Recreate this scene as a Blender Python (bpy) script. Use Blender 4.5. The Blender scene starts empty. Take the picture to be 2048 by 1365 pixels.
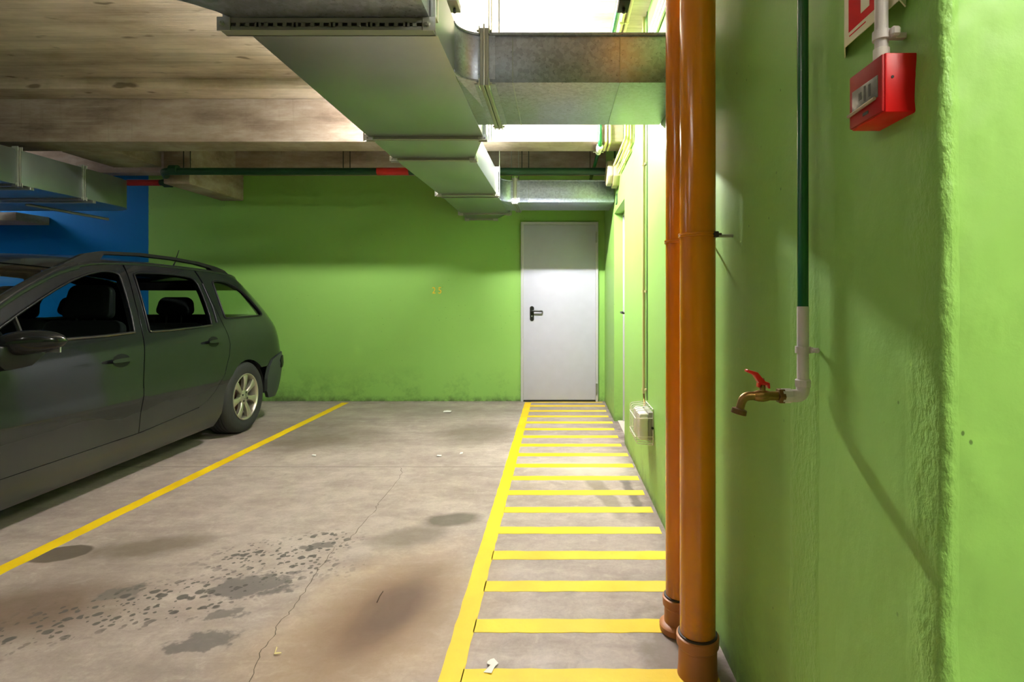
import bpy, bmesh, math, random
from mathutils import Vector, Matrix, noise
from mathutils.geometry import delaunay_2d_cdt

random.seed(7)
SC = bpy.context.scene
COL = SC.collection
PI = math.pi

# ------------------------------------------------------------------ camera
F, VX, VY, H = 1091.0, 1114.0, 600.0, 1.17      # focal length (px), vanishing point (px), eye height (m)
cam_d = bpy.data.cameras.new('camera')
cam_d.sensor_width = 36.0
cam_d.lens = F / 2048 * 36
cam_d.shift_x = -(VX - 1024) / 2048
cam_d.shift_y = -(682.5 - VY) / 2048
cam_d.clip_start = 0.02
cam = bpy.data.objects.new('camera', cam_d)
COL.objects.link(cam)
cam.location = (0, 0, H)
cam.rotation_euler = (PI / 2, 0, 0)
SC.camera = cam

# ------------------------------------------------------------------ world, exposure
w = bpy.data.worlds.new('world'); SC.world = w; w.use_nodes = True
w.node_tree.nodes['Background'].inputs[0].default_value = (0.9, 0.95, 1, 1)
w.node_tree.nodes['Background'].inputs[1].default_value = 0.05
vs = SC.view_settings
vs.view_transform = 'Standard'; vs.look = 'None'; vs.gamma = 1; vs.use_curve_mapping = False
vs.exposure = 2.3
LAMP_MAIN = 310.0
LAMP_FILL = 10.5
LAMP_SIDE = 135.0
LAMP_BLUE = 42.0

# ------------------------------------------------------------------ helpers: materials
def srgb(r, g, b):
    f = lambda c: (c / 255 / 12.92) if c / 255 <= 0.04045 else ((c / 255 + 0.055) / 1.055) ** 2.4
    return (f(r), f(g), f(b), 1.0)

class NT:
    """tiny node-graph builder"""
    def __init__(s, name):
        s.m = bpy.data.materials.new(name); s.m.use_nodes = True
        s.t = s.m.node_tree; s.n = s.t.nodes
        s.b = s.n['Principled BSDF']
        s.co = s.n.new('ShaderNodeTexCoord').outputs['Object']
    def put(s, sock, v):
        if hasattr(v, 'is_output'): s.t.links.new(v, sock)
        elif v is not None: sock.default_value = v
    def set(s, **k):
        for a, v in k.items():
            s.put(s.b.inputs[{'base': 'Base Color', 'rough': 'Roughness', 'metal': 'Metallic', 'normal': 'Normal',
                              'spec': 'Specular IOR Level', 'coat': 'Coat Weight', 'coat_rough': 'Coat Roughness',
                              'emit': 'Emission Color', 'estr': 'Emission Strength', 'sheen': 'Sheen Weight'}[a]], v)
        return s
    def math(s, op, a, b=None, c=None, clamp=False):
        n = s.n.new('ShaderNodeMath'); n.operation = op; n.use_clamp = clamp
        for i, v in enumerate((a, b, c)):
            if v is not None: s.put(n.inputs[i], v)
        return n.outputs[0]
    def mapping(s, scale=(1, 1, 1), loc=(0, 0, 0), rot=(0, 0, 0), src=None):
        n = s.n.new('ShaderNodeMapping'); s.put(n.inputs['Vector'], src or s.co)
        n.inputs['Scale'].default_value = scale; n.inputs['Location'].default_value = loc; n.inputs['Rotation'].default_value = rot
        return n.outputs[0]
    def noise(s, scale, detail=4, rough=0.55, vec=None, dist=0.0):
        n = s.n.new('ShaderNodeTexNoise'); s.put(n.inputs['Vector'], vec or s.co)
        n.inputs['Scale'].default_value = scale; n.inputs['Detail'].default_value = detail
        n.inputs['Roughness'].default_value = rough; n.inputs['Distortion'].default_value = dist
        return n.outputs[0]
    def voronoi(s, scale, vec=None, out='Distance', feature='F1'):
        n = s.n.new('ShaderNodeTexVoronoi'); n.feature = feature; s.put(n.inputs['Vector'], vec or s.co)
        n.inputs['Scale'].default_value = scale
        return n.outputs[out]
    def ramp(s, fac, *stops):
        n = s.n.new('ShaderNodeValToRGB'); s.put(n.inputs[0], fac)
        cr = n.color_ramp
        while len(cr.elements) < len(stops): cr.elements.new(0.5)
        for e, (p, c) in zip(cr.elements, stops):
            e.position = p; e.color = c if len(c) == 4 else (*c, 1)
        return n.outputs[0]
    def rng(s, v, a, b, c=0.0, d=1.0):
        n = s.n.new('ShaderNodeMapRange'); s.put(n.inputs[0], v)
        for i, x in enumerate((a, b, c, d)): n.inputs[i + 1].default_value = x
        return n.outputs[0]
    def mix(s, fac, a, b, mode='MIX'):
        n = s.n.new('ShaderNodeMix'); n.data_type = 'RGBA'; n.blend_type = mode
        s.put(n.inputs[0], fac); s.put(n.inputs[6], a); s.put(n.inputs[7], b)
        return n.outputs[2]
    def sep(s, v=None):
        n = s.n.new('ShaderNodeSeparateXYZ'); s.put(n.inputs[0], v or s.co); return n.outputs
    def bump(s, h, strength=0.3, dist=0.01):
        n = s.n.new('ShaderNodeBump'); s.put(n.inputs['Height'], h)
        n.inputs['Strength'].default_value = strength; n.inputs['Distance'].default_value = dist
        return n.outputs[0]
    def blob(s, x, y, rx, ry, rot=0.0, soft=0.5, wob=0.25, wscale=6.0):
        """elliptic stain mask on the floor, with a noisy rim"""
        v = s.mapping(loc=(-x, -y, 0))
        v = s.mapping(rot=(0, 0, -rot), src=v)
        v = s.mapping(scale=(1 / rx, 1 / ry, 0), src=v)
        n = s.n.new('ShaderNodeVectorMath'); n.operation = 'LENGTH'; s.put(n.inputs[0], v)
        d = s.math('ADD', n.outputs['Value'], s.math('MULTIPLY', s.math('SUBTRACT', s.noise(wscale, 5), 0.5), wob * 4))
        return s.rng(d, 1 + soft * 0.5, 1 - soft * 0.5)

MATS = {}
def simple(name, rgb, rough=0.5, metal=0.0, bump=0.0, bscale=60.0, var=0.0, vscale=8.0, **k):
    if name in MATS: return MATS[name]
    t = NT(name)
    base = srgb(*rgb)
    if var:
        lo = tuple(c * (1 - var) for c in base[:3]) + (1,); hi = tuple(min(1, c * (1 + var)) for c in base[:3]) + (1,)
        base = t.ramp(t.noise(vscale, 6), (0.3, lo), (0.7, hi))
    t.set(base=base, rough=rough, metal=metal, **k)
    if bump: t.set(normal=t.bump(t.noise(bscale, 4), bump, 0.005))
    MATS[name] = t.m
    return t.m

# ------------------------------------------------------------------ helpers: objects
def empty(name, loc=(0, 0, 0), rotz=0.0, label=None, cat=None, group=None, kind=None):
    o = bpy.data.objects.new(name, None); COL.objects.link(o)
    o.empty_display_size = 0.1
    o.location = loc; o.rotation_euler = (0, 0, rotz)
    return tag(o, label, cat, group, kind)

def tag(o, label=None, cat=None, group=None, kind=None):
    if label: o['label'] = label
    if cat: o['category'] = cat
    if group: o['group'] = group
    if kind: o['kind'] = kind
    return o

LOCAL = [False]      # True: child vertices are already in the parent's frame
def attach(o, parent):
    if parent is None: return
    o.parent = parent
    if not LOCAL[0] and parent.type == 'EMPTY':
        o.matrix_parent_inverse = parent.matrix_basis.inverted()

def mesh(name, verts, faces, mat, parent=None, smooth=False, normals=None, label=None, auto=None):
    me = bpy.data.meshes.new(name)
    me.from_pydata([tuple(v) for v in verts], [], [tuple(f) for f in faces])
    me.validate(); me.update()
    if smooth: me.shade_smooth()
    if auto is not None:
        me.shade_smooth()
        bm = bmesh.new(); bm.from_mesh(me)
        for e in bm.edges:
            if len(e.link_faces) == 2 and e.calc_face_angle() > auto: e.smooth = False
        bm.to_mesh(me); bm.free()
    if normals is not None: me.normals_split_custom_set_from_vertices([tuple(n) for n in normals])
    if mat: me.materials.append(mat)
    o = bpy.data.objects.new(name, me); COL.objects.link(o)
    attach(o, parent)
    if label: o['label'] = label
    return o

def bm_obj(name, bm, mat, parent=None, smooth=False, auto=None, label=None):
    bmesh.ops.recalc_face_normals(bm, faces=bm.faces)
    me = bpy.data.meshes.new(name)
    if smooth or auto is not None:
        for f in bm.faces: f.smooth = True
    if auto is not None:
        for e in bm.edges:
            if len(e.link_faces) == 2 and e.calc_face_angle() > auto: e.smooth = False
    bm.to_mesh(me); bm.free()
    if mat: me.materials.append(mat)
    o = bpy.data.objects.new(name, me); COL.objects.link(o)
    attach(o, parent)
    if label: o['label'] = label
    return o

def add_box(bm, x0, x1, y0, y1, z0, z1, bevel=0.0, seg=2):
    r = bmesh.ops.create_cube(bm, size=1)
    M = Matrix.Translation(((x0 + x1) / 2, (y0 + y1) / 2, (z0 + z1) / 2)) @ Matrix.Diagonal((x1 - x0, y1 - y0, z1 - z0, 1))
    bmesh.ops.transform(bm, matrix=M, verts=r['verts'])
    if bevel:
        es = list({e for v in r['verts'] for e in v.link_edges})
        bmesh.ops.bevel(bm, geom=es, offset=bevel, segments=seg, affect='EDGES', profile=0.5)

def box(name, x0, x1, y0, y1, z0, z1, mat, parent=None, bevel=0.0, seg=2, label=None):
    bm = bmesh.new(); add_box(bm, x0, x1, y0, y1, z0, z1, bevel, seg)
    return bm_obj(name, bm, mat, parent, auto=0.6 if bevel else None, label=label)

def add_tube(bm, pts, r, seg=12, caps=True, flat=1.0):
    """sweep a circle along a polyline (r may be a list)"""
    pts = [Vector(p) for p in pts]; rings = []
    rs = r if isinstance(r, (list, tuple)) else [r] * len(pts)
    prev = None
    for i, p in enumerate(pts):
        if i == 0: d = pts[1] - p
        elif i == len(pts) - 1: d = p - pts[-2]
        else: d = (pts[i + 1] - p).normalized() + (p - pts[i - 1]).normalized()
        d.normalize()
        if prev is None:
            a = Vector((0, 0, 1)) if abs(d.z) < 0.9 else Vector((1, 0, 0))
            u = d.cross(a).normalized()
        else:
            u = (prev - d * prev.dot(d)).normalized()
        prev = u
        v = d.cross(u)
        rings.append([bm.verts.new(p + (u * math.cos(k * 2 * PI / seg) + v * flat * math.sin(k * 2 * PI / seg)) * rs[i]) for k in range(seg)])
    for a, b in zip(rings, rings[1:]):
        for k in range(seg):
            bm.faces.new((a[k], a[(k + 1) % seg], b[(k + 1) % seg], b[k]))
    if caps:
        bm.faces.new(rings[0][::-1]); bm.faces.new(rings[-1])

def tube(name, pts, r, mat, parent=None, seg=12, label=None, flat=1.0):
    bm = bmesh.new(); add_tube(bm, pts, r, seg, flat=flat)
    return bm_obj(name, bm, mat, parent, auto=0.7, label=label)

def round_path(pts, rad, n=5):
    """round the corners of a polyline"""
    pts = [Vector(p) for p in pts]; out = [pts[0]]
    for a, b, c in zip(pts, pts[1:], pts[2:]):
        u = (a - b); v = (c - b); r = min(rad, u.length * 0.49, v.length * 0.49)
        p, q = b + u.normalized() * r, b + v.normalized() * r
        for i in range(n + 1):
            t = i / n
            out.append(p * (1 - t) ** 2 + b * 2 * t * (1 - t) + q * t ** 2)
    out.append(pts[-1])
    return out

def add_lathe(bm, prof, org=(0, 0, 0), axis='z', seg=32, closed=False):
    """revolve [(radius, height)] about an axis through org"""
    org = Vector(org); rings = []
    for r, h in prof:
        ring = []
        for k in range(seg):
            a = k * 2 * PI / seg; c, s_ = r * math.cos(a), r * math.sin(a)
            ring.append(bm.verts.new(org + {'z': Vector((c, s_, h)), 'y': Vector((c, h, s_)), 'x': Vector((h, c, s_))}[axis]))
        rings.append(ring)
    prs = list(zip(rings, rings[1:])) + ([(rings[-1], rings[0])] if closed else [])
    for a, b in prs:
        for k in range(seg):
            bm.faces.new((a[k], a[(k + 1) % seg], b[(k + 1) % seg], b[k]))
    if not closed:
        for ring, (r, h) in ((rings[0], prof[0]), (rings[-1], prof[-1])):
            if r > 1e-5: bm.faces.new(ring)

def lathe(name, prof, org, mat, parent=None, axis='z', seg=32, closed=False, auto=0.6, label=None):
    bm = bmesh.new(); add_lathe(bm, prof, org, axis, seg, closed)
    bmesh.ops.remove_doubles(bm, verts=bm.verts, dist=1e-6)
    return bm_obj(name, bm, mat, parent, auto=auto, label=label)

def add_prism(bm, poly, h0, h1, fn):
    """extrude a 2-D polygon; fn(u, v, h) -> point"""
    a = [bm.verts.new(fn(u, v, h0)) for u, v in poly]; b = [bm.verts.new(fn(u, v, h1)) for u, v in poly]
    bm.faces.new(a[::-1]); bm.faces.new(b)
    n = len(poly)
    for i in range(n): bm.faces.new((a[i], a[(i + 1) % n], b[(i + 1) % n], b[i]))

def prism(name, poly, h0, h1, fn, mat, parent=None, bevel=0.0, label=None, auto=0.6):
    bm = bmesh.new(); add_prism(bm, poly, h0, h1, fn)
    if bevel:
        bmesh.ops.recalc_face_normals(bm, faces=bm.faces)
        es = [e for e in bm.edges if e.calc_face_angle(0) > 0.7]
        bmesh.ops.bevel(bm, geom=es, offset=bevel, segments=2, affect='EDGES', profile=0.5)
    return bm_obj(name, bm, mat, parent, auto=auto, label=label)
XY = lambda u, v, h: (u, v, h)

def text_mesh(name, body, size, mat, M, parent=None, extrude=0.0005, space=1.0):
    cu = bpy.data.curves.new('text_curve', 'FONT'); cu.body = body; cu.size = size; cu.extrude = extrude
    cu.align_x = 'CENTER'; cu.align_y = 'CENTER'; cu.space_character = space
    t = bpy.data.objects.new('text_curve', cu); COL.objects.link(t)
    bpy.context.view_layer.update()
    me = bpy.data.meshes.new_from_object(t.evaluated_get(bpy.context.evaluated_depsgraph_get()))
    bpy.data.objects.remove(t); bpy.data.curves.remove(cu)
    me.transform(M); me.materials.clear(); me.materials.append(mat); me.name = name
    o = bpy.data.objects.new(name, me); COL.objects.link(o); attach(o, parent)
    return o

# ------------------------------------------------------------------ materials of the place
D0, ZC = 6.29, 2.92            # back wall distance, slab height
WR = 0.55                      # x of the right-hand wall
def fl(x, y):                  # where a floor mark seen in the photograph lies
    d = F * H / (y - VY); return ((x - VX) / F * d, d)

def floor_material():
    t = NT('concrete_floor')
    big = t.noise(0.9, 6, 0.6); mid = t.noise(5, 8, 0.65); fine = t.noise(70, 6, 0.7)
    st = t.noise(2.2, 8, 0.7, vec=t.mapping(scale=(0.6, 2.4, 1)))
    c = t.ramp(t.math('ADD', t.math('MULTIPLY', big, 0.5), t.math('MULTIPLY', st, 0.5)),
               (0.30, srgb(142, 126, 122)), (0.48, srgb(182, 165, 160)), (0.68, srgb(208, 194, 188)))
    c = t.mix(t.rng(mid, 0.35, 0.7, 0, 0.45), c, srgb(146, 130, 124))
    c = t.mix(t.rng(fine, 0.3, 0.75, 0.0, 0.28), c, srgb(110, 100, 92), 'MIX')
    mot = t.noise(11, 9, 0.75, vec=t.mapping(scale=(1, 1.3, 1)), dist=0.6)
    c = t.mix(t.rng(mot, 0.5, 0.72, 0, 0.42), c, srgb(122, 108, 100))
    c = t.mix(t.rng(mot, 0.46, 0.3, 0, 0.35), c, srgb(216, 204, 196))
    scr = t.noise(1.0, 4, 0.7, vec=t.mapping(scale=(3, 60, 1), rot=(0, 0, -0.12)))
    c = t.mix(t.rng(scr, 0.62, 0.75, 0, 0.3), c, srgb(206, 194, 186))
    speck = t.rng(t.noise(240, 2, 0.5), 0.66, 0.74)
    c = t.mix(t.math('MULTIPLY', speck, 0.35), c, srgb(84, 76, 70))
    def stain(c, px, py, rx, ry, col, amt, rot=0, soft=0.9, wob=0.2, ws=5):
        x, y = fl(px, py)
        return t.mix(t.math('MULTIPLY', t.blob(x, y, rx, ry, rot, soft, wob, ws), amt), c, srgb(*col))
    c = stain(c, 765, 1240, 0.30, 0.48, (186, 152, 108), 0.5, -0.25, 1.2, 0.22, 4)      # rust halo
    c = stain(c, 772, 1225, 0.185, 0.33, (118, 88, 70), 0.8, -0.25, 1.0, 0.2, 5)          # rust heart
    c = stain(c, 790, 1215, 0.10, 0.22, (86, 66, 58), 0.6, -0.25, 0.9, 0.2, 6)
    c = stain(c, 905, 1040, 0.15, 0.085, (92, 84, 74), 0.8, 0.2, 0.45, 0.22, 7)
    c = stain(c, 815, 1075, 0.18, 0.10, (120, 108, 98), 0.6, 0.5, 0.6, 0.25, 6)
    c = stain(c, 30, 1225, 0.36, 0.20, (104, 82, 66), 0.8, 0.25, 0.9, 0.2, 5)
    c = stain(c, 300, 1095, 0.26, 0.10, (112, 98, 86), 0.75, 0.25, 0.7, 0.3, 6)
    c = stain(c, 640, 882, 0.42, 0.30, (104, 90, 78), 0.7, 0.35, 1.0, 0.3, 3)
    c = stain(c, 600, 855, 0.5, 0.35, (100, 90, 80), 0.5, 0.35, 1.2, 0.3, 2)
    c = stain(c, 960, 868, 0.32, 0.35, (110, 98, 86), 0.6, 0.0, 1.0, 0.3, 3)
    c = stain(c, 880, 822, 0.9, 0.30, (120, 110, 98), 0.5, 0.0, 1.2, 0.3, 2)
    c = stain(c, 122, 1108, 0.125, 0.085, (92, 80, 70), 0.9, 0.2, 0.12, 0.10, 9)          # round patch on the bay line
    c = stain(c, 1205, 985, 0.05, 0.36, (128, 116, 104), 0.7, 0.2, 0.5, 0.5, 5)           # damp trickle by the wall
    c = stain(c, 1262, 985, 0.035, 0.30, (92, 84, 80), 0.75, 0.05, 0.5, 0.5, 6)
    c = stain(c, 1340, 1290, 0.10, 0.22, (120, 108, 100), 0.75, 0, 0.8, 0.6, 14)
    c = stain(c, 1200, 935, 0.35, 0.22, (205, 198, 188), 0.5, 0, 1.0, 0.3, 3)  # pool of lamplight on the hatched floor, painted into the colour
    # oily puddles
    c = stain(c, 505, 1172, 0.16, 0.09, (98, 92, 92), 0.8, 0.15, 0.35, 0.85, 13)
    c = stain(c, 405, 1285, 0.095, 0.06, (98, 92, 92), 0.75, 0.3, 0.35, 0.8, 16)
    c = stain(c, 455, 1228, 0.06, 0.035, (104, 98, 96), 0.75, 0.2, 0.35, 0.8, 20)
    c = stain(c, 250, 1185, 0.09, 0.05, (108, 101, 98), 0.7, 0.3, 0.4, 0.9, 16)
    c = stain(c, 640, 1092, 0.07, 0.03, (100, 94, 90), 0.8, 0.3, 0.3, 0.8, 20)
    # drips: round spots of many sizes inside a long band
    def drips(c, scale, lo, hi, seed, col, amt):
        v = t.mapping(scale=(scale, scale, 0), loc=(seed, seed * 1.7, 0))
        v2 = t.n.new('ShaderNodeVectorMath'); v2.operation = 'ADD'
        nz = t.n.new('ShaderNodeTexNoise'); nz.inputs['Scale'].default_value = 22; t.put(nz.inputs['Vector'], t.co)
        sc = t.n.new('ShaderNodeVectorMath'); sc.operation = 'SCALE'; sc.inputs['Scale'].default_value = 0.55
        t.put(sc.inputs[0], nz.outputs['Color']); t.put(v2.inputs[0], v); t.put(v2.inputs[1], sc.outputs[0])
        vo = t.n.new('ShaderNodeTexVoronoi'); vo.voronoi_dimensions = '2D'; vo.inputs['Scale'].default_value = 1.0
        t.put(vo.inputs['Vector'], v2.outputs[0])
        r = t.sep(vo.outputs['Color'])[0]
        rad = t.rng(r, 0.35, 1.0, lo, hi)
        m = t.rng(t.math('SUBTRACT', vo.outputs['Distance'], rad), 0.04, -0.04)
        band = t.math('MAXIMUM', t.blob(*fl(330, 1200), 0.62, 0.17, 0.52, 0.5, 0.35, 4), t.blob(*fl(560, 1105), 0.33, 0.16, 0.45, 0.5, 0.35, 4))
        return t.mix(t.math('MULTIPLY', t.math('MULTIPLY', m, band), amt), c, srgb(*col))
    c = drips(c, 22, -0.1, 0.44, 3.1, (84, 78, 76), 0.9)
    c = drips(c, 40, -0.15, 0.42, 7.7, (78, 72, 68), 0.85)
    # saw-cut joint across the bays
    y = t.sep()[1]
    jn = t.math('ADD', y, t.math('MULTIPLY', t.math('SUBTRACT', t.noise(3, 3), 0.5), 0.01))
    j = t.math('LESS_THAN', t.math('ABSOLUTE', t.math('SUBTRACT', jn, 3.82)), 0.006)
    c = t.mix(t.math('MULTIPLY', j, 0.55), c, srgb(84, 74, 66))
    # dirt along the walls
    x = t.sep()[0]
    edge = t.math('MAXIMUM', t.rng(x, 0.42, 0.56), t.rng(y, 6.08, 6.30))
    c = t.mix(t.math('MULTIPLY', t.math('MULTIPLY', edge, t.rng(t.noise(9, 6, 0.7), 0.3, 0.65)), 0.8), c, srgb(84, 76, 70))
    hgt = t.math('SUBTRACT', t.math('ADD', t.math('MULTIPLY', mid, 0.5), t.math('MULTIPLY', fine, 0.5)), j)
    t.set(base=c, rough=t.rng(mid, 0.3, 0.7, 0.5, 0.72), spec=0.35, normal=t.bump(hgt, 0.25, 0.004))
    return t.m

def ceiling_material():
    """board-marked concrete: boards run along x"""
    t = NT('board_marked_concrete')
    bands = t.noise(1.0, 3, 0.6, vec=t.mapping(scale=(0.5, 9, 9)))
    fineb = t.noise(1.0, 6, 0.7, vec=t.mapping(scale=(2.5, 60, 60)))
    blot = t.noise(2.0, 6, 0.65, vec=t.mapping(scale=(0.8, 1.6, 1)))
    c = t.ramp(blot, (0.3, srgb(176, 156, 132)), (0.55, srgb(212, 194, 172)), (0.75, srgb(226, 212, 194)))
    c = t.mix(t.rng(bands, 0.45, 0.7, 0, 0.45), c, srgb(120, 104, 84))
    c = t.mix(t.rng(fineb, 0.5, 0.75, 0, 0.5), c, srgb(124, 108, 88))
    spots = t.rng(t.noise(1.0, 2, 0.4, vec=t.mapping(scale=(5, 12, 12))), 0.66, 0.74)
    c = t.mix(t.math('MULTIPLY', spots, 0.75), c, srgb(96, 80, 60))
    t.set(base=c, rough=0.85, spec=0.2, normal=t.bump(t.math('ADD', t.math('MULTIPLY', bands, 0.6), fineb), 0.35, 0.008))
    return t.m

def beam_material():
    t = NT('beam_concrete')
    blot = t.noise(2.5, 8, 0.65, vec=t.mapping(scale=(0.7, 1, 2.2)))
    c = t.ramp(blot, (0.3, srgb(118, 100, 86)), (0.52, srgb(160, 142, 126)), (0.75, srgb(192, 178, 164)))
    streak = t.noise(1.0, 5, 0.7, vec=t.mapping(scale=(1.2, 30, 30)))
    c = t.mix(t.rng(streak, 0.55, 0.75, 0, 0.55), c, srgb(196, 184, 166))
    drip = t.noise(1.0, 3, 0.6, vec=t.mapping(scale=(26, 4, 2)))
    c = t.mix(t.rng(drip, 0.58, 0.75, 0, 0.25), c, srgb(110, 94, 80))
    t.set(base=c, rough=0.85, spec=0.2, normal=t.bump(t.math('ADD', streak, t.noise(18, 6, 0.7)), 0.3, 0.008))
    return t.m

GREEN = srgb(140, 186, 92)
def wall_material(name, base, dark, near=False, blue_left=None):
    t = NT(name)
    n1 = t.noise(1.4, 6, 0.6); n2 = t.noise(30, 5, 0.6)
    c = t.mix(t.rng(n1, 0.35, 0.7, 0.0, 0.25), base, dark)
    x, y, z = t.sep()
    if blue_left is not None:
        edge = t.math('ADD', x, t.math('MULTIPLY', t.math('SUBTRACT', t.noise(7, 3), 0.5), 0.012))
        blue = t.math('LESS_THAN', edge, blue_left)
        c = t.mix(blue, c, srgb(6, 106, 178))
    # scuffs and splashed dirt low down
    low = t.math('MULTIPLY', t.rng(z, 0.42, 0.0), t.rng(t.noise(2.6, 7, 0.7), 0.48, 0.68))
    c = t.mix(t.math('MULTIPLY', low, 0.75), c, srgb(62, 72, 44))
    foot = t.math('MULTIPLY', t.rng(z, 0.07, 0.0), t.rng(t.noise(12, 6, 0.7), 0.35, 0.6))
    c = t.mix(t.math('MULTIPLY', foot, 0.8), c, srgb(60, 62, 48))
    pits = t.rng(t.voronoi(22, vec=t.mapping(scale=(1, 1, 0.75))), 0.075, 0.045)
    pm = t.math('MULTIPLY', pits, t.rng(t.noise(1.7, 2), 0.5, 0.58))
    c = t.mix(t.math('MULTIPLY', pm, 0.75), c, srgb(58, 78, 34))
    h = t.math('ADD', t.math('MULTIPLY', n2, 0.4), t.math('MULTIPLY', n1, 0.6))
    if near:
        # trowelled rough strips: below the tap pipe and beside the corner
        rough = t.math('MAXIMUM',
                       t.math('MULTIPLY', t.rng(t.math('ABSOLUTE', t.math('SUBTRACT', t.math('ADD', y, t.math('MULTIPLY', t.noise(5, 4), 0.06)), 1.245)), 0.075, 0.055), t.rng(z, 1.35, 1.0)),
                       t.rng(t.math('ADD', y, t.math('MULTIPLY', t.noise(6, 4), 0.06)), 0.89, 0.85))
        rough = t.math('MULTIPLY', rough, t.rng(x, 0.575, 0.565))
        grit = t.noise(85, 3, 0.6, vec=t.mapping(scale=(1, 1, 0.55), rot=(0.6, 0, 0)))
        h = t.math('ADD', h, t.math('MULTIPLY', t.math('MULTIPLY', rough, grit), 2.2))
        chip = t.math('MULTIPLY', t.rng(t.noise(16, 4, 0.6), 0.71, 0.74), t.math('MULTIPLY', t.rng(z, 0.95, 0.85), t.rng(y, 1.0, 0.95)))
        c = t.mix(chip, c, srgb(196, 150, 120))
    t.set(base=c, rough=0.5 if near else 0.55, spec=0.3 if blue_left is None else t.rng(blue, 0, 1, 0.3, 0.08), normal=t.bump(h, 0.3 if not near else 0.4, 0.006))
    return t.m

M_FLOOR = floor_material(); M_CEIL = ceiling_material(); M_BEAM = beam_material()
M_WALL = wall_material('green_wall_paint', GREEN, srgb(124, 170, 78))
M_WALLR = wall_material('green_wall_paint_rough', GREEN, srgb(124, 170, 78), near=True)
M_WALLB = wall_material('green_and_blue_wall_paint', GREEN, srgb(124, 170, 78), blue_left=-4.71)
M_BLUE = simple('blue_wall_paint', (18, 112, 196), 0.55, var=0.1, bump=0.2)

def yellow_material():
    t = NT('yellow_line_paint')
    worn = t.math('MAXIMUM', t.rng(t.noise(26, 8, 0.75), 0.63, 0.72), t.rng(t.noise(3.0, 4, 0.6), 0.66, 0.85, 0, 0.4))
    c = t.ramp(t.noise(3.5, 6), (0.3, srgb(238, 194, 0)), (0.65, srgb(250, 212, 6)))
    x = t.sep()[0]
    pale = t.math('MULTIPLY', t.rng(x, -0.1, 0.45), t.rng(t.noise(2, 4), 0.35, 0.6))
    c = t.mix(t.math('MULTIPLY', pale, 0.4), c, srgb(250, 232, 120))
    c = t.mix(t.math('MULTIPLY', worn, 0.7), c, srgb(190, 164, 70))
    t.set(base=c, rough=0.6, normal=t.bump(t.noise(60, 5), 0.25, 0.003))
    return t.m
M_YEL = yellow_material()

def galv_material(name, tint, rough, speck=True):
    t = NT(name)
    v = t.voronoi(70 if speck else 9, out='Color'); g = t.sep(v)[0] if speck else t.noise(4, 5)
    c = t.mix(g, srgb(*[int(k * 0.86) for k in tint]), srgb(*tint))
    if speck:
        s = t.rng(t.noise(95, 3, 0.7), 0.60, 0.68)
        m = t.rng(t.noise(2.2, 3), 0.35, 0.6)
        c = t.mix(t.math('MULTIPLY', t.math('MULTIPLY', s, m), 0.75), c, srgb(70, 72, 66))
    t.set(base=c, metal=0.85, rough=t.rng(g, 0, 1, rough, rough + 0.14), normal=t.bump(t.noise(1.3, 3), 0.15 if speck else 0.04, 0.03))
    return t.m
M_GALV = galv_material('galvanised_sheet', (172, 178, 194), 0.36)
M_GALV2 = galv_material('galvanised_trunk_sheet', (166, 174, 172), 0.30, speck=False)
M_RAIL = simple('zinc_rail', (150, 150, 140), 0.45, 0.8)
M_BRACK = simple('zinc_corner', (178, 178, 168), 0.4, 0.85)
M_DARKMET = simple('dark_steel', (46, 48, 44), 0.5, 0.6)
M_WHITE = simple('white_door_paint', (184, 184, 198), 0.45, var=0.03, bump=0.05, bscale=20)
M_FRAME = simple('door_frame_paint', (188, 188, 190), 0.45)
M_BLACK = simple('black_plastic', (22, 22, 22), 0.3)
M_STEEL = simple('bright_steel', (190, 190, 188), 0.3, 0.9)
M_BROWN = NT('brown_drain_plastic')
_n = M_BROWN.noise(3, 5)
_c = M_BROWN.ramp(_n, (0.3, srgb(216, 128, 8)), (0.7, srgb(232, 146, 18)))
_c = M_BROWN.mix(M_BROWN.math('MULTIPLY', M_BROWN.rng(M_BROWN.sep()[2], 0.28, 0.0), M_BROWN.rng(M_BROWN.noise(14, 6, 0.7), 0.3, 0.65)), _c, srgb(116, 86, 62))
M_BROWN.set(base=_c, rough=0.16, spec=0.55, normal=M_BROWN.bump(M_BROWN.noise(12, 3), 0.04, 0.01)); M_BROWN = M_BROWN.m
M_BROWND = simple('brown_drain_socket', (178, 112, 58), 0.45, var=0.15)
M_SEAL = simple('rubber_ring', (52, 40, 32), 0.6)
M_GPIPE = simple('dark_green_pipe', (20, 88, 40), 0.25, spec=0.6)
M_GPIPE2 = simple('dull_green_pipe', (16, 58, 28), 0.5)
M_RPIPE = simple('red_pipe_band', (176, 24, 16), 0.5)
M_PVC = simple('pale_grey_plastic', (206, 198, 196), 0.45, var=0.05)
M_CREAM = simple('cream_conduit', (216, 204, 150), 0.5)
M_WCON = simple('white_conduit', (226, 222, 214), 0.45)
M_BRASS = simple('aged_brass', (150, 116, 66), 0.38, 0.9, var=0.2, vscale=40)
M_BRASSD = simple('dark_brass', (112, 84, 50), 0.45, 0.9, var=0.2, vscale=40)
M_RED = simple('red_lever_paint', (206, 14, 12), 0.3)
M_REDBOX = simple('red_callpoint_plastic', (200, 4, 10), 0.4, spec=0.3)
M_REDSHADE = simple('red_callpoint_shaded', (158, 16, 20), 0.5, spec=0.25)  # case red darkened: shade painted into the front face
M_GREYFACE = simple('grey_print', (120, 118, 112), 0.3, var=0.3, vscale=60)
M_SIGNW = simple('sign_cream', (226, 220, 192), 0.6, spec=0.2)
M_SIGNR = simple('sign_red', (200, 4, 12), 0.6, spec=0.12)
M_PAPER = simple('white_paper', (238, 234, 230), 0.8)
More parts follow.
